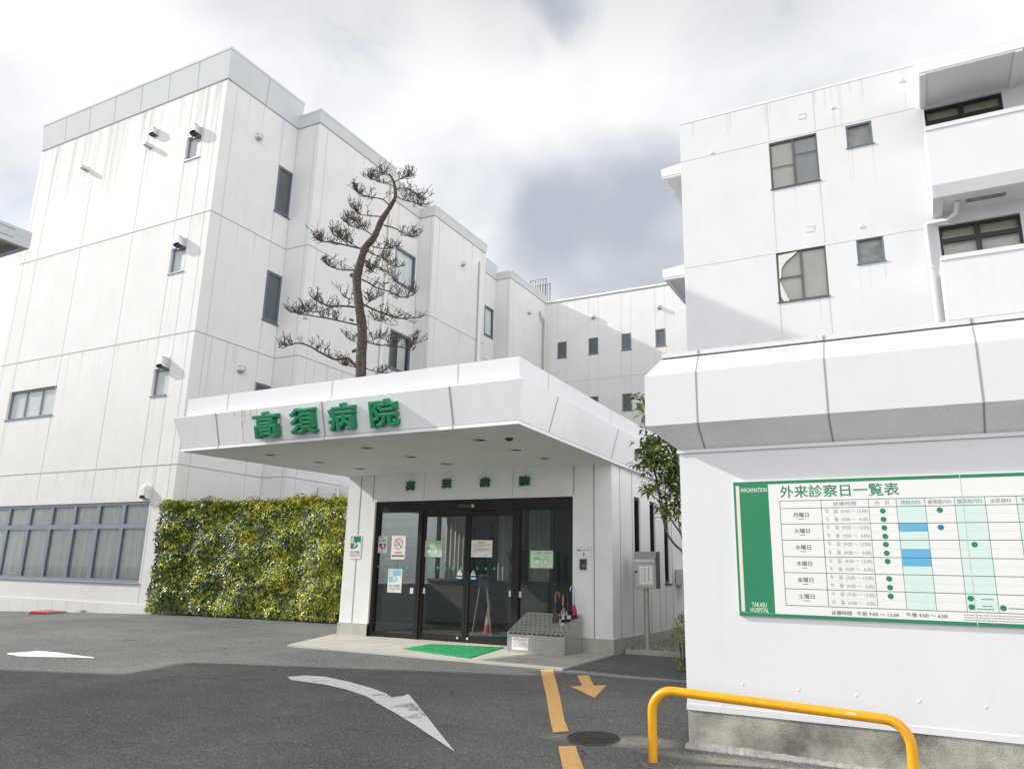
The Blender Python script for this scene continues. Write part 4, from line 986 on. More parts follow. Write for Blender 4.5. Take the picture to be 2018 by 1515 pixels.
tsunami(dp, rect_y(YD+.045, (766,1121),(793,1120.5),(763,1167),(791,1167)), GN, 'pale blue tsunami evacuation poster low on the left glass pane', PRINT_LB, '津波一時避難所')
t, d = card('aed_poster', 0, ((746,1056),(764,1056),(744,1089),(762.5,1089)), 'white card with AED lettering and a red heart on the left glass pane', 'sign')
d.lines(.12, .88, .88, .96, 1, PRINT_K, .7); d.text('AED', .18, .82, .66, .80, PRINT_K, .01)
d.poly([(.5+.38*(16*math.sin(a)**3)/16, .40+.23*(13*math.cos(a)-5*math.cos(2*a)-2*math.cos(3*a)-math.cos(4*a))/16) for a in [2*math.pi*i/28 for i in range(28)]], PRINT_R)
d.poly([(.52,.52),(.70,.48),(.60,.38),(.78,.36),(.54,.20),(.58,.32),(.44,.34)], PAPER); d.rect(.62, .78, .24, .34, PRINT_K); d.lines(.3, .8, .05, .11, 1, PRINT_K, .7, 4); d.done()
t, d = card('no_smoking_poster', 0, ((773,1055.5),(800,1055.5),(770,1101),(797.5,1102)), 'white no smoking poster with an orange prohibition ring on the left glass pane', 'sign')
d.disc(.5, .66, .245, PRINT_O, .205, 28); d.poly([(.40,.60),(.62,.69),(.61,.715),(.39,.625)], PRINT_GY); d.poly([(.34,.56),(.40,.60),(.39,.625),(.33,.585)], PRINT_K)
for i in range(7): a = .5+i*.8; d.poly([(.5+.06*math.cos(a),.68+.04*math.sin(a)), (.5+.30*math.cos(a+.12),.68+.17*math.sin(a+.12)), (.5+.28*math.cos(a-.1),.68+.16*math.sin(a-.1))], PRINT_GY)
d.poly([(.24,.83),(.29,.86),(.77,.50),(.72,.47)], PRINT_O); d.text('全館禁煙', .22, .78, .24, .33, PRINT_O, .015); d.rect(.06, .94, .12, .175, PRINT_K); d.done()
def mask_poster(q, leaf_, label, thin):
    t, d = card('mask_poster', leaf_, q, label, 'sign', PRINT_GL if False else PAPER)
    d.rect(0, 1, 0, 1, mat('poster_tint', (.60, .74, .60), .5) if not thin else mat('poster_tint_thin', (.56, .64, .50), .5)); d.frame(PRINT_LG, .035)
    d.text('マスク着用・手指消毒', .08, .92, .79, .90, PRINT_LG, .012); d.text('ご協力をお願いいたします', .2, .8, .66, .72, PRINT_LG)
    d.disc(.31, .38, .20, PRINT_LG, .18, 24); d.poly([(.19,.42),(.43,.42),(.41,.26),(.31,.21),(.21,.26)], PAPER); d.poly([(.18,.47),(.20,.56),(.31,.60),(.42,.56),(.44,.47),(.36,.52),(.26,.52)], PRINT_LG)
    d.rect(.485, .535, .47, .49, PRINT_LG); d.rect(.5, .52, .44, .52, PRINT_LG)
    d.poly([(.60,.24),(.70,.20),(.78,.30),(.84,.42),(.80,.44),(.76,.38),(.76,.56),(.73,.57),(.71,.44),(.70,.60),(.67,.60),(.66,.45),(.64,.57),(.61,.56),(.61,.42),(.58,.48),(.56,.46),(.58,.34)], PRINT_LG)
    d.poly([(.615,.26),(.70,.22),(.765,.31),(.82,.415),(.80,.42),(.745,.35),(.745,.54),(.735,.54),(.715,.40),(.69,.58),(.68,.58),(.665,.40),(.64,.54),(.63,.54),(.625,.39),(.585,.46),(.575,.45),(.60,.34)], PAPER)
    d.text('皆様のご理解をお願いします', .25, .75, .09, .13, PRINT_LG); d.done()
mask_poster(((834,1065),(872,1064.5),(832.5,1097.5),(871.5,1098)), 1, 'pale green mask and hand hygiene poster on the left sliding door', True)
mask_poster(((1045,1083.5),(1091,1084),(1044,1119),(1090,1120.5)), 0, 'bright green bordered mask and hand hygiene poster on the right glass pane', False)
t, d = card('notice_paper', 1, ((929,1064),(970,1064),(928,1097),(969.5,1098)), 'white notice sheet with yellow highlighted lines on the right sliding door', 'sign')
d.rect(.30, .70, .80, .89, PRINT_Y); d.lines(.32, .70, .81, .88, 1, PRINT_K, .7); d.lines(.12, .9, .56, .76, 2, PRINT_O, .35, 3); d.rect(.25, .75, .405, .475, PRINT_Y); d.lines(.1, .9, .30, .54, 3, PRINT_GY, .3, 5); d.lines(.68, .85, .12, .18, 1, PRINT_GY, .6, 2); d.done()
for q, lf, lab in (((808,1158),(814.5,1158),(808,1169),(814,1169)), 0, 'small white sticker low on the left glass pane beside the frame'), (((831,1158),(837.5,1158),(831,1169),(837,1169)), 1, 'small white sticker low on the left sliding door'), (((1002.5,1163.5),(1009,1163.5),(1002.5,1175),(1009,1175)), 1, 'small white sticker low on the right sliding door'), (((1020.5,1165),(1027,1165),(1020.5,1176.5),(1027,1176.5)), 0, 'small white sticker low on the right glass pane above the umbrella stand'):
    t, d = card('door_sticker', lf, q, lab, 'sticker', PAPER, 'small stickers low on the doors'); d.disc(.5, .72, .17, PRINT_R, .12, 14); d.disc(.5, .28, .15, PRINT_GY, .10, 14); d.done()
for (cx, cy), lab, sgn in (((905.5,1131), 'white warning triangle sticker with a blue arrow on the left sliding door', -1), ((932,1132), 'white warning triangle sticker with a blue arrow on the right sliding door', 1)):
    p = AY(cx, cy, YD+.045); w, h = .085, .17
    t = thing('warning_sticker', (p.x, YD+.05, p.z), lab, 'sticker', 'warning triangles on the sliding doors'); mb = MB()
    P = lambda x, z, k: (p.x+x, YD+.0515-k, p.z+z)
    mb.mesh([P(-.062,-.02,.001), P(.062,-.02,.001), P(0,.09,.001)], [(0,1,2)], 0); mb.mesh([P(-.022,.0,.0015), P(.022,.0,.0015), P(.012,.03,.0015), P(0,.062,.0015), P(-.012,.03,.0015)], [(0,1,2,3,4)], 1)
    mb.mesh([P(-.06,-.085,.001), P(.06,-.085,.001), P(.06,-.045,.001), P(-.06,-.045,.001)], [(0,1,2,3)], 2); mb.mesh([P(sgn*.06,-.095,.0012), P(sgn*.085,-.065,.0012), P(sgn*.06,-.035,.0012)], [(0,1,2)], 2)
    mb.mesh([P(-.045,-.072,.0016), P(.045,-.072,.0016), P(.045,-.058,.0016), P(-.045,-.058,.0016)], [(0,1,2,3)], 3); mb.build('card', [PAPER, PRINT_B, PRINT_B, PAPER], t)
# the row of little green sprout marks along the glass
zv = AY(900,1119,YD+.045).z
k = 0
for i in range(17):
    x = x_l+.10+i*.178
    if x > x_2-.08: break
    if abs(x-x_1) < .07 or abs(x-x_c) < .075: continue
    on_leaf = x > x_1
    mb = MB(); y = YD+(.0505 if on_leaf else .0445)
    mb.mesh([(x-.028, y, zv+.026), (x-.010, y, zv+.018), (x, y, zv-.002), (x+.008, y, zv+.022), (x+.024, y, zv+.024), (x+.022, y, zv-.004), (x+.004, y, zv-.026), (x-.014, y, zv-.02)], [(0,1,2,7), (2,3,4,5), (2,5,6,7)])
    o = mb.build('glass_marker', PRINT_MINT); props(o, 'tiny green sprout shaped marker in the row across the door glass', 'sticker', 'green sprout markers across the door glass')
# intercom and its label on the right pier
r = rect_y(YE, (1136,1078),(1166,1078),(1136,1097),(1166,1098)); t, d = poster('intercom_label', ep, r, 'pale label reading night intercom in green above the dark intercom box', 'sign', .004)
d.frame(PRINT_LB, .03); d.text('夜間インターホン', .08, .92, .58, .82, PRINT_G, .02); d.poly([(.46,.48),(.54,.48),(.54,.26),(.60,.26),(.5,.12),(.40,.26),(.46,.26)], PRINT_R); d.done()
p = AY(1150,1111.5,YE); t = thing('intercom', (p.x, YE, p.z), 'small dark intercom box on the right pier of the entrance', 'intercom')
mb = MB(); ep.box(mb, p.x-.062, p.x+.062, p.z-.09, p.z+.09, 0, .035); mb.build('casing', STEEL_D, t, .006)
mb = MB(); mb.lathe([(.012, 0), (.012, .006), (.0005, .006)], ep.p(p.x+.02, p.z-.03, .036), 10, 0, (0, -1, 0)); mb.build('button', GALV, t)
mb = MB()
for i in range(4): ep.box(mb, p.x-.04, p.x+.03, p.z+.02+i*.014, p.z+.026+i*.014, .0355, .037)
mb.build('speaker_grille', PRINT_K, t)

# ------------------------------------------------------------------ door mat, umbrella stand, umbrellas
q = [AZ(*p, .03) for p in ((792,1277),(925,1296),(995,1274.5),(850,1268))]
mb = MB(); rnd = random.Random(8); NX, NY = 90, 70
def matpt(u, v): 
    a = q[0].lerp(q[1], u); b = q[3].lerp(q[2], u); return a.lerp(b, v)
vs = [tuple(matpt(i/NX, j/NY)+Vector((0, 0, rnd.uniform(-.004, .006) if 0 < i < NX and 0 < j < NY else -.009))) for j in range(NY+1) for i in range(NX+1)]
mb.mesh(vs, [(j*(NX+1)+i, j*(NX+1)+i+1, (j+1)*(NX+1)+i+1, (j+1)*(NX+1)+i) for j in range(NY) for i in range(NX)])
dm = mb.build('door_mat', mat('green_turf_mat', (.02, .42, .14), .9, var=.25, scale=5., fine=.45, fscale=160)); props(dm, 'bright green turf mat lying in front of the sliding doors', 'door mat')

stand = thing('umbrella_stand', (-5.65, 11.95, .018), 'stainless steel umbrella rack with a sloping holed top beside the doors', 'umbrella stand')
ax0, ax1 = -6.19, -5.16; ay0, ay1 = 11.6, 12.30; z0, zfr, zbk_ = .02, .335, .625
mb = MB()
mb.face([(ax0,ay0,z0),(ax1,ay0,z0),(ax1,ay0,zfr-.03),(ax0,ay0,zfr-.03)]); mb.face([(ax1,ay0,z0),(ax1,ay1,z0),(ax1,ay1,zbk_),(ax1,ay0,zfr)]); mb.face([(ax0,ay1,z0),(ax0,ay0,z0),(ax0,ay0,zfr),(ax0,ay1,zbk_)])
mb.face([(ax1,ay1,z0),(ax0,ay1,z0),(ax0,ay1,zbk_),(ax1,ay1,zbk_)]); mb.face([(ax0,ay0+.001,zfr-.05),(ax1,ay0+.001,zfr-.05),(ax1,ay1,zfr-.05),(ax0,ay1,zfr-.05)], 1)
for x in (ax0, ax1-.022): mb.box(x-.002, x+.024, ay0-.004, ay0, z0, zfr)
mb.box(ax0, ax1, ay0-.003, ay0, z0+.0, z0+.03)
for dx_ in (-.05, .0):
    for k in range(6): mb.lathe([(.006, 0), (.006, .003), (.0005, .003)], ((ax0+ax1)/2+dx_, ay0, .08+k*.035), 6, 1, (0, -1, 0))
mb.build('body', [STEEL, STEEL_D], stand)
mb = MB(); A = Vector((ax0-.004, ay0-.01, zfr)); U = Vector((ax1-ax0+.008, 0, 0)); V = Vector((0, ay1-ay0+.01, zbk_-zfr)); Nn = U.cross(V).normalized(); NCX, NCY = 12, 4
for j in range(NCY):
    for i in range(NCX):
        c = A+U*((i+.5+(.22 if j % 2 else -.0)*0)/NCX)+V*((j+.5)/NCY); hu, hv = U/NCX/2, V/NCY/2; rad_ = .030; uu, vv = U.normalized(), V.normalized(); sq = []; ci = []
        for k in range(16):
            a = 2*math.pi*k/16+math.pi/16; ca, sa = math.cos(a), math.sin(a); s_ = max(abs(ca), abs(sa)); sq.append(c+hu*(ca/s_)+hv*(sa/s_)); ci.append(c+uu*ca*rad_+vv*sa*rad_)
        lo_ = [p-Nn*.045 for p in ci]
        mb.mesh(sq+ci, [(k, (k+1) % 16, 16+(k+1) % 16, 16+k) for k in range(16)]); mb.mesh(ci+lo_, [(k, (k+1) % 16, 16+(k+1) % 16, 16+k) for k in range(16)], 0, True)
n_t = 24
for k in range(n_t):                                  # scalloped front lip
    x = ax0+(ax1-ax0)*k/n_t; w = (ax1-ax0)/n_t; mb.face([(x, ay0-.011, zfr), (x+w, ay0-.011, zfr), (x+w*.75, ay0-.012, zfr-.02), (x+w*.25, ay0-.012, zfr-.02)], 1 if k % 2 else 0)
mb.build('top_plate', [STEEL, STEEL_D], stand)
mb = MB(); nx0, nx1 = -6.10, -5.80; mb.box(nx0, nx1, ay0-.009, ay0-.005, .06, .26)
for i, (m_, y) in enumerate(((1, .235), (1, .215), (2, .175), (2, .155), (2, .135), (2, .115))):
    x = nx0+.02
    while x < nx1-.03: w = rnd.uniform(.008, .03); mb.face([(x, ay0-.0095, y-.005), (x+w, ay0-.0095, y-.005), (x+w, ay0-.0095, y+.004), (x, ay0-.0095, y+.004)], m_); x += w+.006
mb.build('notice_paper', [PAPER, PRINT_R, PRINT_GY], stand)

def umbrella(x, y, zt, lean, fab, handle, label, crook=True, tilt=(0, 0), side=1):
    z_h = zt; o = thing('umbrella', (x, y, .2), label, 'umbrella', 'umbrellas left in the rack'); ax = Vector((lean[0], lean[1], 1)).normalized(); b = Vector((x, y, .2))
    top = b+ax*((zt-.2)/ax.z); ff = top-ax*.30; mb = MB(); prof = [(.006, 0), (.02, .06), (.034, .20), (.045, .34), (.040, .40), (.018, .46), (.009, .48)]; n = 24; ln = (ff-b).length
    u = ax.orthogonal().normalized(); w = ax.cross(u); vs = []; 
    for r, h in prof:
        for k in range(n): a = 2*math.pi*k/n+h*2.2; rr_ = r*(1+.30*math.cos(a*0+2*math.pi*k/n*8)); vs.append(b+ax*(h/.48*ln)+(u*math.cos(a)+w*math.sin(a))*rr_)
    fs = [(i*n+k, i*n+(k+1) % n, (i+1)*n+(k+1) % n, (i+1)*n+k) for i in range(len(prof)-1) for k in range(n)]
    mb.mesh(vs, fs, 0, True)
    for i, f_ in enumerate(fs): mb.m[i] = (i//n + (i % n)//6) % len(fab)
    mb.build('canopy', fab, o)
    mb = MB(); mb.tube([ff-ax*.04, top-ax*.12], .006, 8); mb.build('shaft', STEEL_D, o)
    mb = MB(); h0 = top-ax*.16
    if crook: 
        pts = [h0, top-ax*.05]; c = top-ax*.05+u*side*.035
        for k in range(1, 10): a = math.pi*k/8*1.0; pts.append(c-u*side*.035*math.cos(a)+ax*.045*math.sin(a))
        pts.append(pts[-1]-ax*.02); mb.tube(pts, .0095, 8)
    else: mb.tube([h0, top], [.011, .014], 8)
    mb.build('handle', handle, o)
CLOTH = lambda n, c: mat(n, c, .75, var=.1, scale=18)
u_br, u_bk, u_wh, u_pk, u_li = CLOTH('brown_nylon', (.10, .075, .055)), CLOTH('black_nylon', (.012, .012, .014)), CLOTH('white_nylon', (.55, .54, .56)), CLOTH('pink_nylon', (.55, .03, .16)), CLOTH('lilac_nylon', (.34, .26, .50))
woodm = mat('honey_wood', (.42, .17, .035), .4, var=.15, scale=20); lil = mat('lilac_plastic', (.50, .50, .72), .3); blk = mat('black_plastic', (.02, .02, .022), .35); tan = mat('tan_wood', (.45, .28, .13), .4)
umbrella(-5.50, 12.0, .98, (-.02, .02), [u_br, u_br, u_br], woodm, 'brown folded umbrella with an orange wooden crook handle')
umbrella(-5.42, 12.12, 1.03, (.0, .03), [u_li, u_wh], blk, 'lilac and pale umbrella with a black crook handle')
umbrella(-5.36, 11.93, .93, (.03, .0), [u_wh, u_wh, u_bk], tan, 'white striped umbrella with a straight tan handle', crook=False)
umbrella(-5.30, 12.06, 1.0, (-.03, .03), [u_bk, u_bk, u_wh], blk, 'black umbrella with white dots and a black crook handle')
umbrella(-5.25, 12.16, 1.09, (.01, .02), [u_pk, u_bk, u_pk], lil, 'pink and black umbrella with a lilac crook handle', side=-1)

# ------------------------------------------------------------------ post box, alley fittings
YB_ = 13.02
pc = AY(1270,1120,YB_); a, b = AY(1249,1090,YB_), AY(1293.5,1160,YB_)
pb = thing('post_box', (pc.x, YB_+.1, GBED), 'steel post box on a single post standing in the gravel beside the porch', 'post box')
mb = MB(); x0, x1, zz0, zz1 = a.x, b.x, b.z, AY(1270,1087,YB_).z; D_ = .24; sh = .04
prof = [(0, zz0), (0, zz1-.14), (-.02, zz1-.13), (.02, zz1), (D_, zz1+.015), (D_, zz0)]
L_ = [(x0, YB_+y, z) for y, z in prof]; R2 = [(x1, YB_+y, z) for y, z in prof]; n = len(prof)
mb.mesh(L_+R2, [(k, (k+1) % n, n+(k+1) % n, n+k) for k in range(n)], 0); mb.mesh(L_, [tuple(range(n-1, -1, -1))], 1); mb.mesh(R2, [tuple(range(n))], 1)
mb.build('body', [mat('post_box_steel', (.36, .36, .355), .38, .6, var=.06, scale=4), STEEL_D], pb, .004)
mb = MB(); mb.box(x0+.03, x1-.03, YB_-.009, YB_-.002, zz0+.03, zz1-.20); mb.build('door', mat('door_steel', (.46, .46, .45), .35, .5), pb)
mb = MB(); mb.box(x0+.02, x1-.02, YB_-.026, YB_-.001, zz1-.185, zz1-.125, 0); mb.box(x1-.09, x1-.05, YB_-.0275, YB_-.0262, zz1-.175, zz1-.168, 1); mb.build('slot_flap', [GALV, PRINT_K], pb)
mb = MB(); mb.lathe([(.02, 0), (.022, .012), (.016, .03), (.0005, .031)], (x0+.045, YB_-.009, (zz0+zz1)/2-.03), 12, 0, (0, -1, 0)); mb.build('lock_knob', STEEL_D, pb)
mb = MB(); px0, px1, pz0, pz1 = x0+.10, x1-.06, zz0+.07, zz1-.24; mb.box(px0, px1, YB_-.013, YB_-.0095, pz0, pz1)
for xx, m_, s_ in ((px0+(px1-px0)*.72, 1, .020), (px0+(px1-px0)*.42, 2, .016), (px0+(px1-px0)*.2, 2, .008)):
    z = pz1-.03
    while z > pz0+.05: h = rnd.uniform(.012, .022); mb.face([(xx-s_/2, YB_-.0134, z-h), (xx+s_/2, YB_-.0134, z-h), (xx+s_/2, YB_-.0134, z), (xx-s_/2, YB_-.0134, z)], m_); z -= h+.006
mb.build('notice_paper', [PAPER, PRINT_O, PRINT_GY], pb)
mb = MB(); xp = AY(1275,1200,YB_+.1).x; mb.tube([(xp, YB_+.1, GBED-.1), (xp, YB_+.1, zz0)], .042, 14); mb.lathe([(.075, 0), (.075, .012), (.045, .02)], (xp, YB_+.1, GBED+.0), 14); mb.build('post', STEEL, pb)
p = AX(1338,1137,XE1+.02); ub = thing('utility_box', (XE1+.02, p.y, p.z-.15), 'small grey utility box fixed to the porch side wall deep in the alley', 'utility box')
mb = MB(); mb.box(XE1+.025, XE1+.30, p.y-.25, p.y+.25, p.z-.16, p.z+.16); mb.build('casing', GALV, ub, .01)
mb = MB(); mb.tube([(XE1+.12, p.y, p.z-.16), (XE1+.12, p.y, .1)], .025, 8); mb.build('conduit', PIPE, ub)

# ------------------------------------------------------------------ notice board wall
_c = AG(1357,1472); YS, XS = _c.y, _c.x; KS = YS/6.148
nb = thing('notice_wall_building', (XS, YS, -.2), 'low white building with a chunky panelled parapet and bare concrete foot on the right', 'building')
sp_ = PY(YS); mb = MB(); ztop = 3.0
zpl = (AY(1354,1397,YS).z+AY(2018,1465,YS).z)/2
sp_.wall(mb, XS, 14, zpl, ztop, (), .1); mb.face([(XS, 17, zpl), (XS, YS, zpl), (XS, YS, ztop), (XS, 17, ztop)]); mb.face([(14, YS, zpl), (14, 17, zpl), (14, 17, ztop), (14, YS, ztop)]); mb.face([(14, 17, zpl), (XS, 17, zpl), (XS, 17, ztop), (14, 17, ztop)])
sp_.box(mb, XS-.004, 14, zpl-.001, zpl+.048, .0, .006)
for q in ((1464,1348), (1574,1359), (1688,1370), (1812,1381), (1423,1390), (1943,1393), (1590,1412)):
    p = AY(*q, YS); mb.lathe([(.013, 0), (.010, .002), (.0005, .003)], sp_.p(p.x, p.z), 8, 0, sp_.n)
mb.build('wall', WHITE2, nb)
mb = MB(); n_ = 60                                    # ragged mortar toe under the plinth
mb.box(XS+.004, 14, YS+.004, YS+.5, -1, zpl-.002); mb.box(XS+.004, XS+.4, YS+.5, 17, -1, zpl-.002)
mb.build('plinth', CONC, nb)
mb = MB(); xs_ = [XS-.02+i*.03 for i in range(150)]; rt = random.Random(4); row = []
for x in xs_:
    g_ = gz(x, YS); h = .036+.012*math.sin(x*3.1)+rt.uniform(-.005, .006); dpt = .045+.018*math.sin(x*2.3+1)+rt.uniform(-.008, .01); row.append([(x, YS+.02, g_+h), (x, YS-.012, g_+h*.9), (x, YS-dpt, g_+.004), (x, YS-dpt-.01, g_-.05)])
for a, b in zip(row, row[1:]):
    for k in range(3): mb.face([a[k+1], b[k+1], b[k], a[k]], 0, True)
mb.build('mortar_toe', mat('pale_mortar', (.40, .39, .36), .9, var=.15, scale=12., spots=.6, spot_col=(.2, .2, .19), bump=.6), nb)
# parapet
o1 = .217*KS; o2 = .10*KS; z_b0 = AY(1335,887,YS).z; z_b1 = AY(1272,840,YS-o1).z; z_f = AY(1270,742,YS-o1).z; z_s = AY(1300,708,YS-o2).z; z_c = AY(1375,690,YS-o2).z
mb = MB(); PR = [(-.3, z_b0-.035), (.02, z_b0-.035), (.02, z_b0-.005), (.008, z_b0), (o1, z_b1), (o1, z_f), (o2+.005, z_s-.014), (o2-.018, z_s-.012), (o2-.018, z_s+.004), (o2, z_s+.006), (o2, z_c), (-.25, z_c+.01), (-.25, z_s)]
MI = [2, 0, 1, 2, 0, 0, 1, 1, 1, 0, 0, 0]
sweep(mb, [(XS, 17), (XS, YS), (14, YS)], PR, MI); mb.face([(XS+.1, YS+.1, z_s), (14, YS+.1, z_s), (14, 16.9, z_s), (XS+.1, 16.9, z_s)])
xj = [AY(q[0], q[1], YS-o1).x for q in ((1373,790), (1629,775), (1933,750))]; xj += [xj[2]+.85*(i+1) for i in range(4)]; ex_ = Vector((1, 0, 0)); ny = Vector((0, -1, 0))
for x in xj:
    P_ = lambda k: Vector((x, YS-PR[k][0], PR[k][1]))
    groove(mb, [P_(3), P_(4)], (ex_*.007, Vector((0, -.7, -.7))*.002)); groove(mb, [P_(4)+Vector((0, 0, .002)), P_(5)-Vector((0, 0, .002))], (ex_*.007, ny*.002)); groove(mb, [P_(5), P_(6)], (ex_*.006, Vector((0, -.7, .7))*.002)); groove(mb, [P_(9), P_(10)], (ex_*.010, ny*.003))
mb.build('parapet', [WHITE2, JOINT, DIRTY], nb)

# ------------------------------------------------------------------ information board
YBd = YS-.022
class Print(Pl):                                       # layers of print lie fractions of a millimetre apart
    def p(s, u, z, n=0.): return Pl.p(s, u, z, n*.25)
BP = Print((0, YBd, 0), (1, 0, 0), (0, -1, 0))
TL, BL_ = AY(1445.5,949.5,YBd), AY(1456.5,1213,YBd); z1_ = (TL.z+AY(2018,931,YBd).z)/2; z0_ = (BL_.z+AY(2018,1236,YBd).z)/2; bx0 = (TL.x+BL_.x)/2; bx1 = 1.35
ib = thing('information_board', (bx0, YBd, z0_), 'long white and green consultation timetable board fixed to the white wall', 'notice board')
mb = MB(); mb.box(bx0, bx1, YBd, YS-.001, z0_, z1_); mb.build('panel', BOARD, ib)
def BPX(px, py): p = AY(px, py, YBd); return p.x, p.z
zz = lambda px, py: AY(px/3.265+1400, py/3.265+880, YBd)      # from an enlargement of the board
mb = MB(); bt = .028
BP.box(mb, bx0+.0, bx1, z1_-bt, z1_, .0005, .002); BP.box(mb, bx0, bx1, z0_, z0_+bt*.95, .0005, .002)
gx1 = (zz(373,250).x+zz(415,1080).x)/2; BP.box(mb, bx0, gx1, z0_+bt, z1_-bt, .0005, .0018)
mb.build('green_border', PRINT_G, ib)
mb = MB(); sx0 = (zz(165,240).x+zz(198,1070).x)/2; sx1 = (zz(186,240).x+zz(222,1070).x)/2; BP.box(mb, sx0, sx1, z0_+.035, z1_-.035, .0022, .0028); mb.build('cream_stripe', CREAM, ib)
N3 = .0006
def T(mb, body, xa, za, xb, zb_, off=.0, m=0): put_text(mb, body, (xa, YBd-N3, za), (1, 0, 0), (0, 0, 1), xb-xa, (zb_-za) if zb_ else None, m, offset=off)
mb = MB(); a = zz(197,295); b = zz(362,268); T(mb, 'INFORMATION', a.x, a.z, b.x, a.z+.038, .012); mb.build('lettering', CREAM, ib); mb = MB()
a = zz(268,1028); b = zz(362,1005); T(mb, 'TAKASU', a.x, a.z, b.x, a.z+.038, .012); a = zz(260,1062); b = zz(376,1040); T(mb, 'HOSPITAL', a.x, a.z, b.x, a.z+.038, .012); mb.build('lettering', CREAM, ib)
mb = MB(); a = zz(450,330); b = zz(1217,300); zt = zz(450,252).z; T(mb, '外来診察日一覧表', a.x, a.z, b.x, zt, .014); mb.build('title', PRINT_G, ib)
# table
rows_z = []
for i, y in enumerate((350,398,498,600,706,808,912,1018)): rows_z.append(zz((445,449,457,462,468,473,478,484)[i], y).z)
cols = [445,710,1015,1193,1377,1567,1763,1965]; zh = rows_z[0]
cx_ = []
for px, py in zip(cols, (350,346,341,336,331,326,321,316)): cx_.append(zz(px, py).x)
w_ = (cx_[7]-cx_[2])/5; cx_ += [cx_[7]+w_*k for k in range(1, 5)]; cx_ = [c for c in cx_ if c < bx1-.05]
xe = cx_[-1]; half = [rows_z[1]]
for a, b in zip(rows_z[1:], rows_z[2:]): half += [(a+b)/2, b]
mb = MB()
for i in (3, 5, 7, 9):
    if i+1 < len(cx_): BP.box(mb, cx_[i], cx_[i+1], rows_z[-1], rows_z[0], .0005, .0010)
mb.build('tinted_column', PRINT_GL, ib)
mb = MB(); BP.box(mb, cx_[3], cx_[4], half[3], half[2], .0012, .0016); mb.build('blue_patch', PRINT_B, ib); mb = MB(); BP.box(mb, cx_[3]+.004, cx_[4], half[7], half[5], .0012, .0016); mb.build('blue_patch', PRINT_B, ib)
mb = MB()
for z in rows_z: BP.box(mb, cx_[0], xe, z-.0022, z+.0022, .0017, .0022)
for i, x in enumerate(cx_): 
    w = .003 if i < 2 else .0018; BP.box(mb, x-w/2-.0005, x+w/2+.0005, rows_z[-1], rows_z[0], .0023, .0027)
mb.build('table_line', PRINT_K, ib)
mb = MB()
for k in range(1, len(half), 2):
    x = cx_[1]
    while x < xe: BP.box(mb, x, x+.006, half[k]-.0007, half[k]+.0007, .0017, .0021); x += .012
mb.build('dotted_line', PRINT_GY, ib)
mb = MB()
for s_, i, gap in (('診療時間', 1, .26), ('内　科', 2, .24), ('神経内科', 3, .16), ('循環器内科', 4, .09), ('糖尿病内科', 5, .09), ('泌尿器科', 6, .16), ('整形外科', 7, .16)):
    if i+1 >= len(cx_): continue
    w = cx_[i+1]-cx_[i]; T(mb, s_, cx_[i]+w*gap, rows_z[1]+.014, cx_[i+1]-w*gap, rows_z[0]-.014, .004)
for k in range(6):
    for j, s_ in enumerate(('午　前  (9:00 〜 12:00)', '午　後  (4:00 〜   6:00)')):
        za, zb_ = half[2*k+j+1], half[2*k+j]; T(mb, s_, cx_[1]+.028, za+.011, cx_[2]-.012, zb_-.011, .0)
mb.build('table_text', PRINT_GY, ib)
mb = MB()
for k, s_ in enumerate(('月曜日', '火曜日', '水曜日', '木曜日', '金曜日', '土曜日')):
    za, zb_ = rows_z[k+2], rows_z[k+1]; m_ = (cx_[0]+cx_[1])/2; T(mb, s_, m_-.062, (za+zb_)/2-.010, m_+.062, (za+zb_)/2+.030, .004)
    BP.box(mb, m_-.022, m_+.022, (za+zb_)/2-.028, (za+zb_)/2-.023, .0005, .001)
a = zz(782,1080); b = zz(908,1050); T(mb, '診療時間', a.x, a.z, b.x, a.z+.034, .004); a = zz(945,1086); b = zz(1210,1060); T(mb, '午前 9:00 〜 12:00', a.x, a.z, b.x, a.z+.034, .004); a = zz(1262,1094); b = zz(1524,1075); T(mb, '午後 4:00 〜 6:00', a.x, a.z, b.x, a.z+.034, .004)
mb.build('day_text', PRINT_K, ib)
mb = MB(); rt = random.Random(9); a = zz(1632,1080); b = zz(1632,1112)
for i in range(3):
    x = a.x; z = a.z+(b.z-a.z)*i/2
    while x < bx1-.2: w = rt.uniform(.006, .02); BP.box(mb, x, x+w, z-.004, z+.004, .0005, .001); x += w+.004
mb.build('small_print', PRINT_GY, ib)
def dot(px, py, m=0): p = zz(px, py); q_ = MB(); q_.lathe([(.0215, 0), (.0215, .0003), (.0005, .0004)], BP.p(p.x, p.z, .0028), 22, 0, (0, -1, 0), False); q_.build('timetable_dot', PRINT_BD if m else PRINT_G, ib)
for k, (x, y) in enumerate(((1109,413),(1114,467),(1119,521),(1125,576),(1129,628),(1134,684),(1140,737),(1150,849),(1156,905),(1160,961),(1476,407),(1700,629),(1675,975),(1682,1030),(1885,1037))): dot(x, y)
dot(1482, 518, 1)
mb = MB()
for x, y, w in ((1745,980,.06), (1750,1025,.06), (1718,1043,.11), (1920,1040,.10)):
    p = zz(x, y); k = p.x
    while k < p.x+w: ww = rt.uniform(.006, .014); BP.box(mb, k, k+ww, p.z-.004, p.z+.004, .0024, .0028); k += ww+.004
mb.build('small_print', PRINT_G, ib)
xj_ = (AY(1892,937,YBd).x+AY(1926,1234,YBd).x)/2
mb = MB(); BP.box(mb, xj_-.003, xj_+.003, z0_-.002, z1_+.002, .0003, .0034); mb.build('panel_joint', JOINT_L, ib)

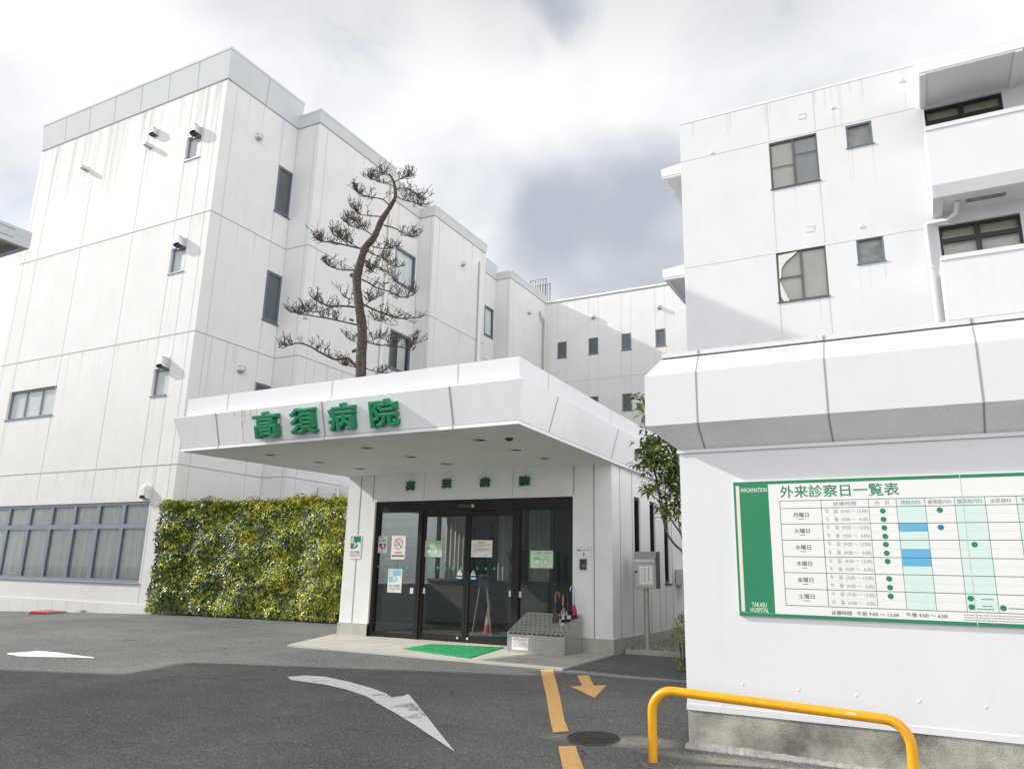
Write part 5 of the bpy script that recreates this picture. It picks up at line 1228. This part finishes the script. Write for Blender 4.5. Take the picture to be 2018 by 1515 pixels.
# ------------------------------------------------------------------ guard rail, manhole, red plate, weeds
g1, g2 = AG(1287,1500), AG(1806,1566)
R_ = .036; h1 = AY(1330,1356,g1.y).z+.012; h2 = AY(1700,1401,g2.y+.0).z+.0
gr = thing('guard_rail', (g1.x, g1.y, g1.z), 'bright yellow hoop guard rail standing in front of the white wall', 'guard rail')
dg_ = (g2-g1); dg_.z = 0; ln = dg_.length; dg_.normalize(); ht = h1-g1.z-R_; ht2 = h2-g2.z
pts = [g1-Vector((0, 0, .2)), g1+Vector((0, 0, ht-.19))]; c = .17
for k in range(1, 9): a = math.pi/2*k/8; pts.append(Vector((g1.x, g1.y, g1.z+ht-c))+dg_*(c-c*math.cos(a))+Vector((0, 0, c*math.sin(a))))
zr = h2-R_; e = Vector((g2.x, g2.y, zr-c))
for k in range(0, 9): a = math.pi/2*k/8; pts.append(e-dg_*(c-c*math.sin(a))+Vector((0, 0, c*math.cos(a))))
pts.append(Vector((g2.x, g2.y, g2.z-.2)))
mb = MB(); mb.tube(pts, R_, 24); mb.build('rail', YEL, gr)
mb = MB(); p = Vector((g1.x, g1.y, g1.z+ht)).lerp(Vector((g2.x, g2.y, zr)), .80); s_ = Vector((0, -1, .15)).normalized()
mb.hexa([p+s_*.0345-dg_*.035+Vector((0,0,-.012)), p+s_*.0345+dg_*.035+Vector((0,0,-.012)), p+s_*.03+dg_*.035+Vector((0,0,-.012)), p+s_*.03-dg_*.035+Vector((0,0,-.012))], [p+s_*.0375-dg_*.035+Vector((0,0,.010)), p+s_*.0375+dg_*.035+Vector((0,0,.010)), p+s_*.03+dg_*.035+Vector((0,0,.010)), p+s_*.03-dg_*.035+Vector((0,0,.010))]); mb.build('label_sticker', PAPER, gr)
mh = (AG(1117,1455)+AG(1223,1455))/2; rm = (AG(1223,1455)-AG(1117,1455)).length/2
mt = thing('manhole_cover', (mh.x, mh.y, gz(mh.x, mh.y)), 'round cast iron manhole cover set in the asphalt beside the orange stripe', 'manhole cover')
def gtilt(x, y, dz): return (x, y, gz(x, y)+dz)
mb = MB(); n = 48; r0, r1, r2 = rm, rm*.93, rm*.90
ring = lambda r, dz: [gtilt(mh.x+r*math.cos(2*math.pi*k/n), mh.y+r*math.sin(2*math.pi*k/n), dz) for k in range(n)]
a, b, c, d = ring(r0, .004), ring(r0-.01, .012), ring(r1, .012), ring(r1, .006)
for A_, B_ in ((a, b), (b, c), (c, d)): mb.mesh(A_+B_, [(k, (k+1) % n, n+(k+1) % n, n+k) for k in range(n)])
mb.build('rim', mat('iron_rim', (.10, .09, .08), .6, .4), mt)
mb = MB(); mb.mesh(ring(r2+.004, .0075), [tuple(range(n))]); s_ = .042; k = int(rm/s_)+2
for i in range(-k, k+1):
    for j in range(-k, k+1):
        x, y = (i+.5*(j % 2))*s_, j*s_*.87
        if math.hypot(x, y) < r2-.015:
            q_ = [gtilt(mh.x+x+.017*math.cos(t*math.pi/3), mh.y+y+.017*math.sin(t*math.pi/3), .013) for t in range(6)]; q0 = [gtilt(mh.x+x+.019*math.cos(t*math.pi/3), mh.y+y+.019*math.sin(t*math.pi/3), .0076) for t in range(6)]
            mb.mesh(q0+q_, [(t, (t+1) % 6, 6+(t+1) % 6, 6+t) for t in range(6)]+[(6, 7, 8, 9, 10, 11)])
mb.build('lid', mat('cast_iron', (.085, .072, .064), .55, .45, var=.25, scale=9), mt)
p = AG(105,1209); rdp = thing('red_ramp_plate', tuple(p), 'red and black plastic block lying at the foot of the tall white wall', 'plastic block')
mb = MB(); a, b = AG(88,1210), AG(126,1207); d_ = (b-a); d_.z = 0; L__ = d_.length; d_.normalize(); s_ = Vector((-d_.y, d_.x, 0)); zg = gz(a.x, a.y)
def rp3(t, w, z): v = a+d_*t*L__+s_*w; return Vector((v.x, v.y, gz(v.x, v.y)+z))
mb.hexa([rp3(0,0,0), rp3(1,.0,0), rp3(1,.42,0), rp3(0,.42,0)], [rp3(.0,.06,.05), rp3(.95,.06,.05), rp3(.97,.38,.085), rp3(.03,.38,.085)]); mb.build('block', mat('red_plastic', (.60, .03, .03), .4), rdp)
mb = MB(); mb.hexa([rp3(-.06,-.10,0), rp3(1.02,-.10,0), rp3(1.02,-.005,0), rp3(-.06,-.005,0)], [rp3(-.04,-.08,.025), rp3(1.0,-.08,.025), rp3(1.0,-.006,.05), rp3(-.04,-.006,.05)]); mb.build('rubber_edge', STEEL_D, rdp)
def weed(px, py, n, r, label):
    p = AG(px, py) if py > 1215 or px < 300 else AZ(px, py, GBED); rw = random.Random(px); mb = MB()
    for _ in range(n):
        a = rw.uniform(0, 6.28); d = rw.random()*r; leaf(mb, (p.x+d*math.cos(a), p.y+d*math.sin(a)*.5, p.z+rw.uniform(.005, .05)), (math.cos(a), math.sin(a), rw.uniform(.2, 1.2)), (0, 0, 1), rw.uniform(.04, .09), .025, rw.choice((1, 2, 3)))
    props(mb.build('weed', LEAF, None), label, 'weed')
weed(164, 1207, 60, .22, 'tuft of yellow green weed at the foot of the tall white wall')
weed(1245, 1284, 90, .30, 'scattered green weeds on the gravel beside the porch corner')

# ------------------------------------------------------------------ link corridor seen between hedge and porch
lk = thing('link_corridor', (-13, 19, 0), 'white sided link corridor glimpsed between the hedge and the porch', 'building')
mb = MB(); kp = PY(19.); mb.box(-17.3, -10.55, 19, 24, -.3, 3.9)
for i in range(1, 14): kp.box(mb, -17.3, -10.55, i*.28-.008, i*.28+.008, .0, .008, 1)
mb.build('wall', [WHITE2, JOINT_L], lk)
mb = MB(); x = AY(668,960,18.9).x; mb.tube([(x, 18.85, 3.8), (x, 18.85, -.2)], .06, 10); mb.build('downpipe', PIPE, lk)

# ------------------------------------------------------------------ hedge
rh = random.Random(21)
ha = AZ(306,1209,0); hb = AZ(661,1229,0)
ha = Vector((ha.x-.1, ha.y-.15, 0)); hd = (hb-ha); hd.z = 0; HL = hd.length; hd.normalize(); hn = Vector((hd.y, -hd.x, 0)); HD = .75
hedge = thing('hedge', (ha.x+hd.x*HL/2, ha.y+hd.y*HL/2, 0), 'tall clipped evergreen hedge with yellow green shoot tips beside the porch', 'hedge')
def htop(t): 
    return 2.93+.03*math.sin(t*1.7)+.03*math.sin(t*4.3+1)+.03*math.sin(t*9.1)+.09*max(0, t/HL-.6)
mbs = MB(); twg = MB()
def rosette(mb, c, axis, L_, nl, pal):
    axis = Vector(axis).normalized(); u = axis.orthogonal().normalized(); w = axis.cross(u); ph = rh.uniform(0, 6.28)
    for k in range(nl):
        a = ph+2*math.pi*k/nl+rh.uniform(-.3, .3); d = (u*math.cos(a)+w*math.sin(a))*rh.uniform(.7, 1)+axis*rh.uniform(-.1, .5)+Vector((0, 0, rh.uniform(-.55, -.05)))
        leaf(mb, Vector(c)+d.normalized()*.008, d, axis, L_*rh.uniform(.75, 1.15), L_*.30, rh.choice(pal), .5)
D_, Md, Y_, Lt, Ru = 0, 1, 2, 3, 4
count = 0
for _ in range(12500):
    t = rh.random()*HL; face = rh.random(); top = htop(t)
    lump = .05*math.sin(t*2.3+1)+.05*math.sin(t*5.1)
    if face < .70:                                   # front skin
        z = rh.uniform(.10, top); dep = abs(rh.gauss(0, .09)); 
        bulge = .05*math.sin(z*3.1+t*1.3)+.05*math.sin(z*6.7-t*2.9)
        c = ha+hd*t+hn*(lump+bulge-dep); ax = hn+Vector((rh.uniform(-.5, .5), rh.uniform(-.5, .5), rh.uniform(-.1, .9)))
    elif face < .86:                                 # top
        dep = 0; z = top+rh.gauss(0, .05); c = ha+hd*t-hn*rh.uniform(-.1, HD); ax = Vector((rh.uniform(-.5, .5), rh.uniform(-.5, .5), 1))
    elif face < .92:                                 # west end
        z = rh.uniform(.1, top); dep = abs(rh.gauss(0, .08)); c = ha-hd*(.06+.06*math.sin(z*4)-dep)-hn*rh.uniform(0, HD); ax = -hd+Vector((0, 0, rh.uniform(0, .8)))+hn*rh.uniform(-.4, .6); t = 0
    else:
        z = rh.uniform(.15, top-.1); dep = .3; c = ha+hd*t-hn*rh.uniform(.12, HD); ax = (rh.uniform(-1, 1), rh.uniform(-1, 1), rh.uniform(-.2, 1))
    # thin spots let the wall and stems show
    if face < .70 and (math.sin(t*3.7+z*2.1)+math.sin(t*1.9-z*4.3+2)+math.sin(t*7.3+z*5.7)*.6) < -1.75 and rh.random() < .6: continue
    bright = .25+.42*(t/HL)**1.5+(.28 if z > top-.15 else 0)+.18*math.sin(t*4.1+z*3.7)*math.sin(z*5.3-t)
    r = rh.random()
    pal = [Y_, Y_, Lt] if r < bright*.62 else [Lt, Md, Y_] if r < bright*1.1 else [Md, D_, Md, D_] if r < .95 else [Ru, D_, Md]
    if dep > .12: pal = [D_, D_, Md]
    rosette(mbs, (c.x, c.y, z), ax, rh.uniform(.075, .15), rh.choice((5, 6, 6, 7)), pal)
for _ in range(130):
    t = rh.random()*HL; d = rh.uniform(.3, HD); p0 = ha+hd*t-hn*d; k = rh.uniform(-.25, .25); p1 = p0+hd*k+hn*rh.uniform(-.2, .2)
    z0 = rh.uniform(0, 1.6); twg.tube([(p0.x, p0.y, z0), ((p0.x+p1.x)/2+.03, (p0.y+p1.y)/2, z0+.5), (p1.x, p1.y, z0+rh.uniform(.7, 1.2))], [.014, .010, .006], 5)
for i in range(14):
    t = HL*(i+.5)/14; p0 = ha+hd*t-hn*.38; twg.tube([(p0.x, p0.y, -.15), (p0.x+.04, p0.y, 1.), (p0.x-.03, p0.y+.02, 2.3)], [.035, .028, .012], 7)
BARK = mat('bark', (.10, .075, .055), .9, var=.4, scale=24., spots=.4, spot_col=(.05, .04, .03), bump=1., bscale=50)
mbs.build('foliage', LEAF, hedge); twg.build('stem', BARK, hedge)

# ------------------------------------------------------------------ pruned pine with bare twigs behind the canopy
rt = random.Random(77); YT = 14.5
z3 = lambda x, y, d=0.: AY(420+x/2.611, 180+y/2.611, YT+d)
pine = thing('pine_tree', tuple(Vector((z3(760,1465).x, YT, 0))), 'tall cloud pruned tree with a crooked trunk and bare twigs rising behind the canopy', 'tree')
PB = mat('pine_bark', (.125, .098, .078), .95, var=.5, scale=20., spots=.5, spot_col=(.045, .036, .03), bump=1.2, bscale=35)
TW = mat('twig_bark', (.085, .064, .048), .9, var=.3, scale=30.)
tp = [(760,1465,27),(765,1320,26),(767,1220,24.5),(752,1110,23),(741,1010,21.5),(741,950,23),(757,885,19),(784,805,18),(828,750,16.5),(868,662,14),(914,590,11),(937,545,9),(936,505,8),(925,455,6),(905,425,4)]
tpts = [z3(a, b) for a, b, w in tp]; trad = [w/2.611/FPX*(p-CAM).length*(.5*2*1.0) for (a, b, w), p in zip(tp, tpts)]
base = Vector((AY(722,1000,YT).x, YT, -.3)); mb = MB()
# smooth the trunk
def catmull(P, k=5):
    out = []
    for i in range(len(P)-1):
        a, b, c, d = P[max(i-1, 0)], P[i], P[i+1], P[min(i+2, len(P)-1)]
        for j in range(k):
            t = j/k; out.append(.5*((2*b)+(c-a)*t+(2*a-5*b+4*c-d)*t*t+(3*b-a-3*c+d)*t*t*t))
    out.append(P[-1]); return out
sp_pts = catmull([base]+tpts); rads = [v.x for v in catmull([Vector((trad[0]*1.35, 0, 0))]+[Vector((r, 0, 0)) for r in trad])]
rads = [r*(1+rt.uniform(-.07, .07)) for r in rads]
mb.tube(sp_pts, rads, 14)
for x, y, dx_, dy_, r in ((725,950,-26,-8,13),(728,1050,-12,-20,9),(735,1325,-28,22,10),(706,1180,-4,-12,6)):    # stubs of sawn limbs
    a = z3(x+14, y); b = z3(x+dx_*.6, y+dy_*.6); k = r/2.611/FPX*17; mb.tube([a, b], [k*1.1, k], 8)
mb.build('trunk', PB, pine)
def twig(mb, p, d, L_, r, depth):
    """an upward curling, kinked twig that forks"""
    pts = [Vector(p)]; d = Vector(d).normalized(); n = 4; rs = [r]
    for i in range(n):
        d = (d+Vector((rt.uniform(-.55, .55), rt.uniform(-.55, .55), rt.uniform(-.15, .55)))).normalized(); pts.append(pts[-1]+d*L_/n); rs.append(max(.0055, r*(1-.55*(i+1)/n)))
    mb.tube(pts, rs, 4, 0, False, False)
    if depth > 0:
        for i in range(1, n+1):
            for _ in range(rt.choice((0, 1, 1, 1))):
                nd = (d*.4+Vector((rt.uniform(-1, 1), rt.uniform(-1, 1), rt.uniform(-.35, .75)))).normalized(); twig(mb, pts[i], nd, L_*rt.uniform(.42, .68), rs[i]*.78, depth-1)
BR_ = [  # (pixel path in the enlargement, radius, depth towards / away, twigginess)
 ([(735,1415),(690,1372),(632,1380),(560,1348),(490,1308),(430,1295),(375,1312)], 11, -.5, 1.),
 ([(760,1205),(690,1190),(610,1172),(530,1158),(450,1146),(392,1132)], 8.5, .5, 1.),
 ([(745,1112),(665,1104),(612,1106),(560,1092),(510,1062)], 9, -.4, 1.),
 ([(612,1108),(540,1135),(470,1128)], 6, -.7, .9),
 ([(735,920),(670,918),(610,905),(575,882)], 8, .5, 1.),
 ([(775,812),(700,796),(620,778),(560,772),(525,752)], 8.5, -.3, 1.15),
 ([(700,796),(660,760),(620,742)], 5, -.6, 1.), ([(740,800),(690,770),(660,745)], 5, .6, 1.),
 ([(825,745),(775,712),(715,695),(675,668)], 6.5, .5, 1.), ([(775,712),(740,675),(700,650)], 4.5, .8, .9),
 ([(868,645),(800,640),(750,632),(733,612)], 5.5, -.4, .9),
 ([(908,590),(872,556),(805,545),(755,527),(730,510)], 6.5, -.2, 1.05),
 ([(930,490),(885,470),(830,458),(805,445)], 5, .4, 1.1), ([(915,440),(880,425),(850,415)], 3.5, -.4, 1.), ([(928,470),(970,448),(1000,440)], 4.5, -.5, 1.1),
 ([(938,505),(985,498),(1030,520),(1075,548)], 5, .3, 1.1), ([(940,540),(985,562),(1030,572),(1072,592)], 5.5, -.3, 1.),
 ([(878,690),(935,705),(985,735),(1030,750)], 6.5, .2, .9),
 ([(800,790),(865,810),(925,806)], 5, .6, .9), ([(790,815),(850,850),(905,872),(930,905)], 5.5, -.4, 1.1), ([(775,865),(830,900),(890,925),(940,975)], 6, .4, 1.1), ([(785,900),(825,930),(800,905)], 4, -.8, .9),
 ([(768,970),(800,985),(840,1010),(910,1032),(970,1060),(1025,1050)], 7.5, -.2, 1.),
 ([(772,1095),(830,1125),(880,1142),(950,1168),(1050,1165)], 8.5, .3, 1.05), ([(775,1110),(810,1075),(830,1060)], 4, -.6, .7), ([(800,1130),(840,1180),(880,1175)], 4, -.5, .7),
 ([(790,1288),(850,1305),(920,1308),(1000,1322),(1030,1300)], 6.5, -.4, 1.), ([(830,1300),(820,1265),(860,1270)], 3.5, -.5, .7),
 ([(785,1425),(830,1440),(870,1445)], 4.5, .3, .8), ([(735,1290),(705,1280),(685,1265)], 4, .2, .6), ([(735,1420),(700,1412),(680,1405)], 4, .5, .8), ([(730,1065),(700,1070),(680,1060)], 3, .1, .5)]
for path_, w, dep, tw in BR_:
    n = len(path_); P = [z3(x, y, dep*(i/(n-1))*1.1) for i, (x, y) in enumerate(path_)]; C_ = catmull(P, 4); r0 = w/2.611/FPX*17*.62; m_ = len(C_)
    rs = [max(.010, r0*1.15*(1-.55*i/(m_-1))) for i in range(m_)]; mb = MB(); mb.tube(C_, rs, 7)
    Ltot = sum((b-a).length for a, b in zip(C_, C_[1:])); nt_ = int((7+Ltot*10)*tw)
    for _ in range(nt_):
        f_ = .22+.78*rt.random()**.8; i = min(m_-2, int(f_*(m_-1))); p = C_[i].lerp(C_[i+1], rt.random()); dd = (C_[i+1]-C_[i]).normalized()
        d = dd*.5+Vector((rt.uniform(-.9, .9), rt.uniform(-.9, .9), rt.uniform(-.3, .55))); twig(mb, p, d, rt.uniform(.16, .34), max(.0095, rs[i]*.42), 2 if rt.random() < .5 else 1)
    twig(mb, C_[-1], (C_[-1]-C_[-2]), .25, .012, 2)
    mb.build('branch', TW, pine)

# ------------------------------------------------------------------ alley tree and shrub
ra = random.Random(31); YA = 10.2
al = thing('broadleaf_tree', tuple((AY(1352,1085,YA).x, YA, 0)), 'slim leafy tree with curving stems leaning out from behind the notice board wall', 'tree')
z4 = lambda x, y, d=0.: AY(1200+x/2.705, 760+y/2.705, YA+d)
mb = MB(); BK2 = mat('smooth_bark', (.16, .135, .105), .8, var=.25, scale=20.)
stems = [([(430,1000),(395,890),(355,850),(315,795),(295,735),(285,690),(272,620),(262,540),(250,470)], 9, 0), ([(420,960),(388,800),(350,740),(322,690),(300,600),(305,520),(330,420)], 7, .3), ([(272,620),(240,590),(215,560),(195,545)], 4, -.1), ([(262,540),(235,440),(190,380),(150,345)], 5, -.2), ([(300,600),(345,560),(375,520)], 4, .2), ([(330,420),(290,360),(250,320)], 4, .1), ([(330,420),(370,350)], 4, .3), ([(250,470),(215,330),(195,230),(178,120),(165,75)], 4.5, .4), ([(388,800),(372,720),(380,640)], 4, 0.1), ([(262,540),(330,470)], 4, -.2)]
tips = []
for path_, w, dep in stems:
    C_ = catmull([z4(x, y, dep*(i/max(1, len(path_)-1))) for i, (x, y) in enumerate(path_)], 4); r0 = w/2.705/FPX*11.5*.75; mb.tube(C_, [max(.006, r0*(1-.6*i/len(C_))) for i in range(len(C_))], 8); tips.append(C_)
f0 = C_; low = tips[0][0]; mb.tube([(low.x+.05, YA+.05, -.1), (low.x+.03, YA, low.z*.6), low], [.05, .045, .04], 8)
mb.build('trunk', BK2, al)
mb = MB()
def sprig(c, nl, L_, pal, spread=1.):
    for k in range(nl):
        a = ra.uniform(0, 6.28); d = Vector((math.cos(a)*spread, math.sin(a)*spread, ra.uniform(-.75, .55))); leaf(mb, Vector(c)+d*.02, d, (0, 0, 1), L_*ra.uniform(.7, 1.15), L_*.36, ra.choice(pal), .35)
for cx0, cy0, sx, sy, nn in ((170,345,55,35,26),(235,380,60,50,34),(190,420,40,40,18),(290,400,60,60,34),(345,400,45,60,30),(300,480,60,50,26),(355,520,35,70,26),(200,545,40,22,12),(235,540,25,20,7),(300,640,40,50,20),(360,640,28,70,22),(285,580,30,40,10),(330,340,50,40,22),(275,300,40,30,14),(245,310,40,35,14),(215,280,25,25,6),(360,460,30,50,16),(370,560,20,60,12)):
    for _ in range(nn): sprig(z4(cx0+ra.gauss(0, sx*.55), cy0+ra.gauss(0, sy*.55), ra.gauss(0, .25)), ra.choice((3, 4, 5)), .135, (0, 1, 1, 3, 1, 3) if ra.random() < .9 else (4, 2, 3))
for cx0, cy0, nn in ((160,60,5),(180,90,6),(160,120,4),(175,150,4),(185,240,2)):
    for _ in range(nn): sprig(z4(cx0+ra.gauss(0, 12), cy0+ra.gauss(0, 10), .4), 4, .14, (1, 3, 3, 1))
mb.build('foliage', LEAF, al)
sh = thing('shrub', tuple((AY(1352,1260,11.2).x, 11.2, 0)), 'small clipped green shrub peeping out beside the notice board wall', 'shrub'); c = AY(1352,1250,11.2); mb = MB(); st = MB()
for _ in range(1500):
    u = Vector((ra.gauss(0, 1), ra.gauss(0, 1), ra.gauss(0, 1))).normalized(); r = ra.uniform(.75, 1.03); p = Vector((c.x+u.x*.21*r, c.y+u.y*.28*r, .36+u.z*.42*r)); leaf(mb, p, u+Vector((ra.uniform(-.5, .5), ra.uniform(-.5, .5), .4)), (0, 0, 1), ra.uniform(.025, .045), .018, ra.choice((1, 3, 3, 2)))
for k in range(5): st.tube([(c.x+.03*k-.06, c.y, -.1), (c.x+.05*k-.1, c.y+.03, .35)], .012, 6)
mb.build('foliage', LEAF, sh); st.build('stem', BARK, sh)

# ------------------------------------------------------------------ neighbouring building whose eave enters the frame and whose shade crosses the forecourt
NBX, NY1, NY0, NZ0, NZ1 = -15., 6.5, 5.35, 3.55, 7.6
nbg = thing('neighbour_building', (NBX, 0, 0), 'pale sided neighbouring building whose grey eave pokes in at the left edge', 'building')
SID = mat('siding', (.33, .34, .35), .6, var=.05, scale=2.)
mb = MB(); 
def plan(y, z0, z1):                                   # unseen north wall slanted along the sun to place its shadow edge
    q = [(-27, -22), (NBX, -22), (NBX, y), (-27, y-12*.29)]; mb.hexa([(a, b, z0) for a, b in q], [(a, b, z1) for a, b in q])
plan(NY0, -1.5, NZ1)
mb.hexa([(a, b, NZ0) for a, b in ((-15.5, NY0-.2), (NBX-.003, NY0-.2), (NBX-.003, NY1), (-15.5, NY1-.145))], [(a, b, NZ1+.1) for a, b in ((-15.5, NY0-.2), (NBX-.003, NY0-.2), (NBX-.003, NY1), (-15.5, NY1-.145))])  # unseen upper fin, added to step the shadow edge on the forecourt
nx = PX(NBX)
for i in range(1, 24): nx.box(mb, -22, NY0 if i*.33 < NZ0 else NY1, i*.33-.008, i*.33+.008, .0, .008, 1)
mb.build('wall', [SID, JOINT_L], nbg)
for y in (-14, -9.5, -5, -1, 3):
    for z in (1.0, 4.6): window(nbg, nx, (y, y+1.7, z, z+1.3), ALU_L, .06, -.075, FROST_D, mull=(y+.85,))
P0 = CAM+ray(58,491)*13.0; zc0 = P0.z; zc1 = zc0+(AY(60,461,P0.y).z-AY(60,491,P0.y).z)
mb = MB(); mb.box(NBX-.5, P0.x, -20, P0.y, zc0+.16, zc1); mb.box(P0.x-.10, P0.x+.0, -20, P0.y, zc0, zc0+.158); mb.box(NBX-.5, P0.x-.102, P0.y-.10, P0.y, zc0, zc0+.158)
for z in (zc0+.10, zc1-.06): mb.box(P0.x+.001, P0.x+.006, -20, P0.y-.28, z-.008, z+.008, 1)
mb.build('eave', [mat('grey_eave', (.50, .52, .55), .45), JOINT], nbg)
mb = MB(); mb.box(NBX-.5, P0.x-.104, -20, P0.y-.104, zc0+.13, zc0+.155)
mb.build('eave_soffit', mat('tan_soffit', (.62, .52, .36), .6), nbg)
mb = MB()
for k in range(8): mb.box(NBX-.4, P0.x-.11, P0.y-.62-k*1.6, P0.y-.56-k*1.6, zc0+.03, zc0+.128)
mb.build('eave_beam', STEEL_D, nbg)
